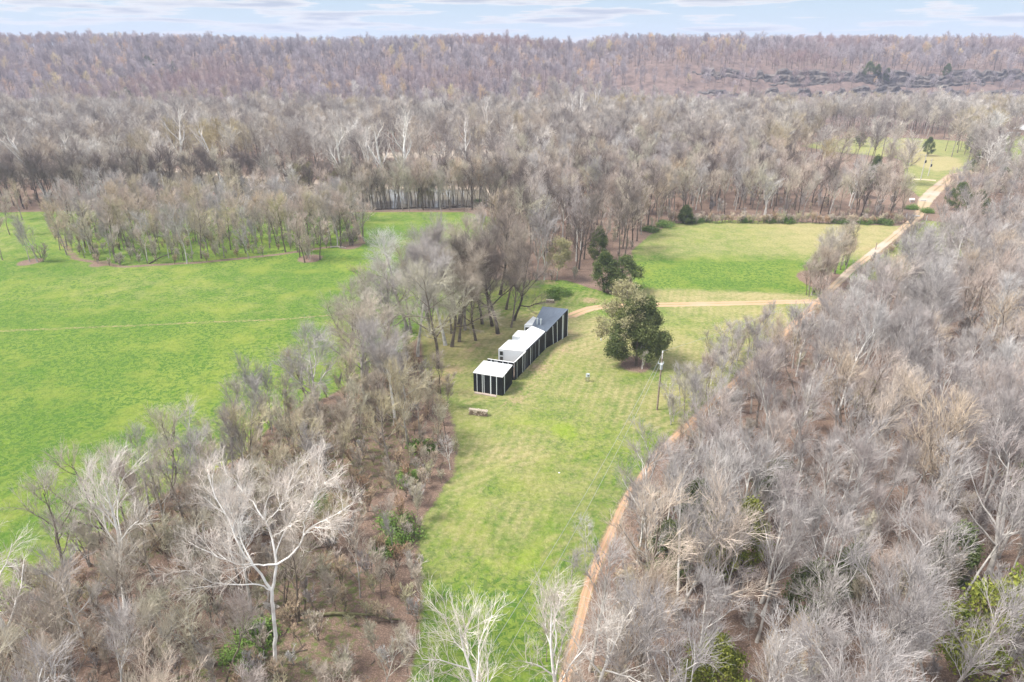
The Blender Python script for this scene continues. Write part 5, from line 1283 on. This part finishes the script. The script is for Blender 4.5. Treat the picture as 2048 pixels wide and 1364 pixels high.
# mailbox-like white tank by the road, gate posts, distant poles
x, y = G(1823, 404); e_ = empty('white_tank', (x, y, zp(x, y)), 'small white tank at the wood edge left of the road', 'tank')
mb = MB(); mb.tube([(-.9, 0, .85), (-.75, 0, .85), (.75, 0, .85), (.9, 0, .85)], [.25, .5, .5, .25], 12); mb.build('body', white_roof, e_)
mb = MB(); mb.box(-.55, -.4, -.3, .3, -.1, .5); mb.box(.4, .55, -.3, .3, -.1, .5); mb.build('cradle', steel, e_)
def post(px, py, h_, lb, m_=pole_wood, r=.11, name='gate_post', group='posts along the road'):
    x, y = G(px, py); mb = MB(); mb.tube([(0, 0, -.3), (0, 0, h_ * .97), (0, 0, h_)], [r, r, r * .6], 8); o = mb.build(name, m_); o.location = (x, y, zp(x, y)); tag(o, lb, 'post', group)
post(1846, 441, 2.2, 'dark wooden gate post right of the road where it turns white'); post(1852, 442, 1.7, 'thin pale gate post next to the dark one', steel, .07)
post(1751, 499, 1.9, 'wooden post beside the road bend above the woods'); post(1812, 436, 1.5, 'short post at the left side of the road gate', steel, .07)
def far_pole(px, py, h_, lb):
    x, y = G(px, py); e_ = empty('power_pole', (x, y, zp(x, y)), lb, 'pole', 'distant power poles')
    mb = MB(); mb.tube([(0, 0, -.3), (0, 0, h_)], [.2, .13], 8); mb.build('pole', mat('pale_pole', (0.5, 0.47, 0.43), .9, nscale=2, col2=(0.6, 0.57, 0.53)), e_)
    mb = MB(); mb.box(-.9, .9, -.06, .06, h_ - .7, h_ - .55); mb.build('crossarm', pole_wood, e_)
    mb = MB(); mb.tube([(.25, -.2, h_ - 3.2), (.25, -.2, h_ - 2.2)], .32, 8); mb.build('transformer', black, e_)
far_pole(1841, 360, 10, 'pale distant power pole left of the side road'); far_pole(1856, 352, 7, 'shorter pole just right of the pale distant one')
# low concrete culvert heads on the road
for px, py, lb in ((1833, 433, 'pale concrete block at the left edge of the road crossing'), (1846, 402, 'grey block on the pale stretch of the road')):
    x, y = G(px, py); mb = MB(); mb.prism([(-1.0, -.3), (1.0, -.25), (.95, .3), (-.95, .3)], -.2, .3); o = mb.build('culvert_block', mat('concrete', (0.45, 0.44, 0.42), .9, nscale=2, col2=(0.56, 0.55, 0.53))); o.location = (x, y, zp(x, y)); tag(o, lb, 'culvert', 'culvert blocks')

# distant farmhouse at the right edge
hx2, hy2 = G(2046, 271); hz = zp(hx2, hy2)
fh = empty('farmhouse', (hx2, hy2, hz), 'far brick house with pale hipped roof and porch at the right edge', 'house')
brick = mat('brick_wall', (0.20, 0.10, 0.085), .9, nscale=1.5, col2=(0.26, 0.14, 0.12)); pale_roof = mat('pale_shingles', (0.46, 0.47, 0.50), .8, nscale=1.2, col2=(0.55, 0.56, 0.58))
mb = MB(); mb.box(0, 16, 0, 9, -.3, 3.2); mb.build('wall', brick, fh)
mb = MB(); v = [(-.8, -2.6, 3.1), (16.8, -2.6, 3.1), (16.8, 9.8, 3.1), (-.8, 9.8, 3.1), (3.5, 4, 6.6), (12.5, 4, 6.6)]
mb.add(v, [(0, 1, 5, 4), (2, 3, 4, 5), (3, 2, 1, 0)], [(3, 0, 4), (1, 2, 5)]); mb.build('roof', pale_roof, fh)
for i in range(5):
    mb = MB(); mb.box(-.5 + i * 4, -.2 + i * 4, -2.3, -2.0, -.2, 3.095); mb.build('porch_post', white_roof, fh)
for i in range(3):
    mb = MB(); mb.box(2 + i * 4.5, 3.4 + i * 4.5, -.05, .0, 1, 2.4); f = mb.build('window', white_roof, fh)
    mb = MB(); mb.box(2.1 + i * 4.5, 3.3 + i * 4.5, -.08, -.052, 1.1, 2.3); mb.build('pane', glass, f)
x, y = G(2030, 272); mb = MB(); mb.box(-5, 1.5, -2, 2, -.2, 1.9); mb.prism([(-5.3, -2.3), (1.8, -2.3), (1.8, 2.3), (-5.3, 2.3)], 1.902, 2.05)
o = mb.build('garden_shed', mat('grey_siding', (0.36, 0.39, 0.44), .8, nscale=2, col2=(0.44, 0.47, 0.52))); o.location = (x, y, zp(x, y)); tag(o, 'low blue-grey outbuilding left of the far brick house', 'shed')
# white camper glimpsed between the woods
x, y = G(1248, 300); cz = zp(x, y)
cp = empty('camper_trailer', (x, y, cz), 'white camper trailer in a clearing beyond the creek trees', 'trailer')
mb = MB()
prof = [(-3.2, .6), (3.2, .6), (3.3, 2.2), (2.9, 2.9), (-2.9, 2.9), (-3.4, 1.9)]
n_ = len(prof); v = [(a, -1.2, b) for a, b in prof] + [(a, 1.2, b) for a, b in prof]
mb.add(v, [(i, (i + 1) % n_, n_ + (i + 1) % n_, n_ + i) for i in range(n_)], [(0, i, i + 1) for i in range(1, n_ - 1)] + [(n_, n_ + i + 1, n_ + i) for i in range(1, n_ - 1)]); mb.build('body', white_roof, cp)
for sx in (-1.9, 1.2):
    mb = MB(); mb.box(sx, sx + 1.0, -1.23, -1.203, 1.5, 2.2); mb.build('window', glass, cp)
for sx in (-.5, .5):
    mb = MB(); mb.tube([(sx, -1.1, .35), (sx, -1.3, .35)], .35, 12); mb.build('wheel', black, cp)

# ------------------------------------------------------------------ air
hm = bpy.data.materials.new('haze_air'); hm.use_nodes = True; ht = hm.node_tree; ht.nodes.clear()
ho = ht.nodes.new('ShaderNodeOutputMaterial'); hv = ht.nodes.new('ShaderNodeVolumePrincipled'); ht.links.new(hv.outputs[0], ho.inputs['Volume'])
hv.inputs['Color'].default_value = (0.74, 0.80, 1.0, 1); hv.inputs['Density'].default_value = 0.00027; hv.inputs['Anisotropy'].default_value = 0.0
mb = MB(); mb.box(-2900, 2900, -400, 4300, -6, 110); hz_ = mb.build('haze', hm); tag(hz_, kind='stuff')
print('trees', len(ind), len(rest), 'valley', len(pv), 'ridge', len(pr), 'under', len(pu))
